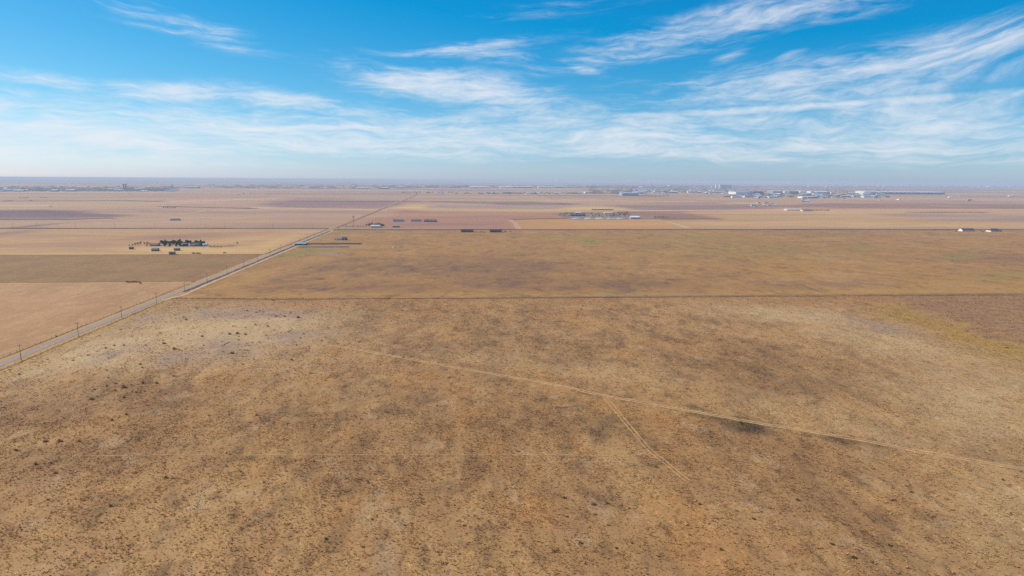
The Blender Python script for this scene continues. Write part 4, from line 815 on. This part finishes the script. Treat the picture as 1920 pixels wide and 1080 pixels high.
# small far buildings, one object each
def small_mesh(wc, rc, L, D, h):
    q = MB(); q.box(-L / 2, L / 2, -D / 2, D / 2, 0, h); q.add([(-L / 2, -D / 2, h), (-L / 2, D / 2, h), (-L / 2, 0, h + D * .2)], [(0, 2, 1)]); q.add([(L / 2, -D / 2, h), (L / 2, D / 2, h), (L / 2, 0, h + D * .2)], [(0, 1, 2)])
    for s in (-1, 1): q.add([(-L / 2 - .6, s * (D / 2 + .6), h - .1), (L / 2 + .6, s * (D / 2 + .6), h - .1), (L / 2 + .6, 0, h + D * .2 + .1), (-L / 2 - .6, 0, h + D * .2 + .1)], [(0, 1, 2, 3) if s < 0 else (3, 2, 1, 0)], 1)
    return q.mesh([mat(wc, .8, .05, .05), mat(rc, .7, .05, .05)])
SMALL = [small_mesh(*a) for a in [((220, 220, 216), (236, 236, 232), 30, 16, 6), ((150, 150, 156), (90, 96, 112), 22, 14, 5), ((206, 196, 186), (120, 116, 120), 20, 14, 5), ((120, 132, 150), (190, 204, 220), 44, 20, 7), ((232, 230, 226), (140, 170, 200), 50, 22, 8), ((180, 150, 136), (96, 84, 84), 18, 13, 5), ((90, 100, 118), (220, 224, 226), 40, 24, 7)]]
def town(name, label, group, n, xr, yr, k=1.0, kinds=None):
    for i in range(n):
        x = random.uniform(*xr); y = yr[0] + (yr[1] - yr[0]) * random.random(); p = gp(x, y); o = link(name, SMALL[random.choice(kinds) if kinds else random.randrange(len(SMALL))], None, (p[0], p[1], -.3), random.choice((0, math.pi / 2, 0, 0)))
        s = k * random.uniform(.7, 1.4); o.scale = (s * random.uniform(.8, 1.6), s, s * random.uniform(.8, 1.2)); tag(o, label, 'building', group)
town('town_building', 'small pale building in the western town on the horizon', 'buildings of the western town', 95, (-10, 330), (349.5, 359.5), .95)
town('suburb_house', 'small house in the far suburb left of the industrial park', 'houses of the far suburb', 70, (1190, 1360), (356.5, 363.5), 1.1)
town('workshop', 'small workshop among the halls of the industrial park', 'workshops of the industrial park', 62, (1372, 1668), (363.5, 372), .95)
town('city_building', 'tiny bright building of the city on the right horizon', 'buildings of the city on the horizon', 75, (1500, 1930), (346.8, 350.8), 1.9, (0, 3, 4, 6))
town('far_building', 'tiny pale building along the central horizon', 'buildings along the central horizon', 45, (660, 1360), (348.5, 353.5), 1.8)
town('roadside_house', 'tiny house along the far cross road', 'houses along the far cross road', 40, (770, 1110), (361.6, 363.8), .9, (0, 1, 2, 5))
town('farm_building', 'small building in the far farm cluster below the park', 'far farm cluster below the park', 12, (1408, 1460), (380, 388.5), .6, (0, 1, 2))
town('lone_building', 'lone tiny building out on the far fields', 'lone buildings on the far fields', 14, (1480, 1920), (366, 382), .8, (0, 2, 5))
for x, y, lb in ((1782, 371, 'lone white shed on the field right of the huge warehouse'), (1894, 368.5, 'lone white shed near the right frame edge')):
    p = gp(x, y); tag(link('white_shed', SMALL[0], None, (p[0], p[1], 0)), lb, 'shed')

# far-off tree cover of the towns, one mass
def far_trees():
    V = []; T = []; C = []
    base = np.array([(1, 0, .25), (.3, .95, .2), (-.8, .6, .3), (-.8, -.6, .2), (.3, -.95, .3), (.55, .3, .8), (-.4, .45, .9), (-.2, -.5, .85), (0, 0, 1.05)])
    tri = np.array([(0, 1, 5), (1, 6, 5), (1, 2, 6), (2, 7, 6), (2, 3, 7), (3, 4, 7), (4, 5, 7), (4, 0, 5), (5, 6, 8), (6, 7, 8), (7, 5, 8)])
    for (n, x0, x1, y0, y1, r, h) in ((700, -40, 330, 350, 359, 12, 6), (260, 225, 322, 352.5, 358, 14, 7), (420, 330, 1100, 346.5, 353, 20, 7), (420, 1100, 1365, 346, 362, 16, 7), (380, 1360, 1670, 352, 371, 10, 6), (800, 1060, 1960, 347.5, 352.5, 26, 8), (160, 700, 900, 348, 353, 18, 8), (120, 900, 1180, 361.5, 364, 9, 5)):
        for i in range(n):
            p = gp(random.uniform(x0, x1), y0 + (y1 - y0) * random.random()); s = random.uniform(.5, 1.4)
            j = base * (1 + rng.normal(0, .15, base.shape)); v = j * (r * s * random.uniform(1, 3), r * s, h * s) + (p[0], p[1], -.4)
            T.append(tri + len(V) * len(base)); V.append(v); C.append(np.tile(lin(random.choice([(74, 78, 62), (86, 80, 66), (62, 66, 58), (104, 88, 72)])), (len(base), 1)))
    m, t, b = new_mat('far_trees'); at = t.n.new('ShaderNodeAttribute'); at.attribute_name = 'tone'; t.l.new(at.outputs['Color'], b.inputs['Base Color'])
    tag(link('far_treeline', np_mesh('far_treeline', np.concatenate(V), np.concatenate(T), m, np.concatenate(C))), 'hazy far-off tree cover of the towns along the horizon', 'trees', kind='stuff')
far_trees()

# ------------------------------------------------------------------ haze
q = MB(); q.box(-RAD - 500, RAD + 500, -RAD - 500, RAD + 500, -1.4, H + 3)
hm = bpy.data.materials.new('haze_air'); hm.use_nodes = True; t = NT(hm.node_tree); t.n.clear()
o = t.n.new('ShaderNodeOutputMaterial'); v = t.n.new('ShaderNodeVolumePrincipled'); v.inputs['Color'].default_value = (.62, .78, 1.0, 1); v.inputs['Density'].default_value = 8.8e-5; v.inputs['Anisotropy'].default_value = 0.0
t.l.new(v.outputs[0], o.inputs['Volume'])
tag(q.build('haze', hm), 'thin blue haze lying over the plain', 'haze', kind='stuff')
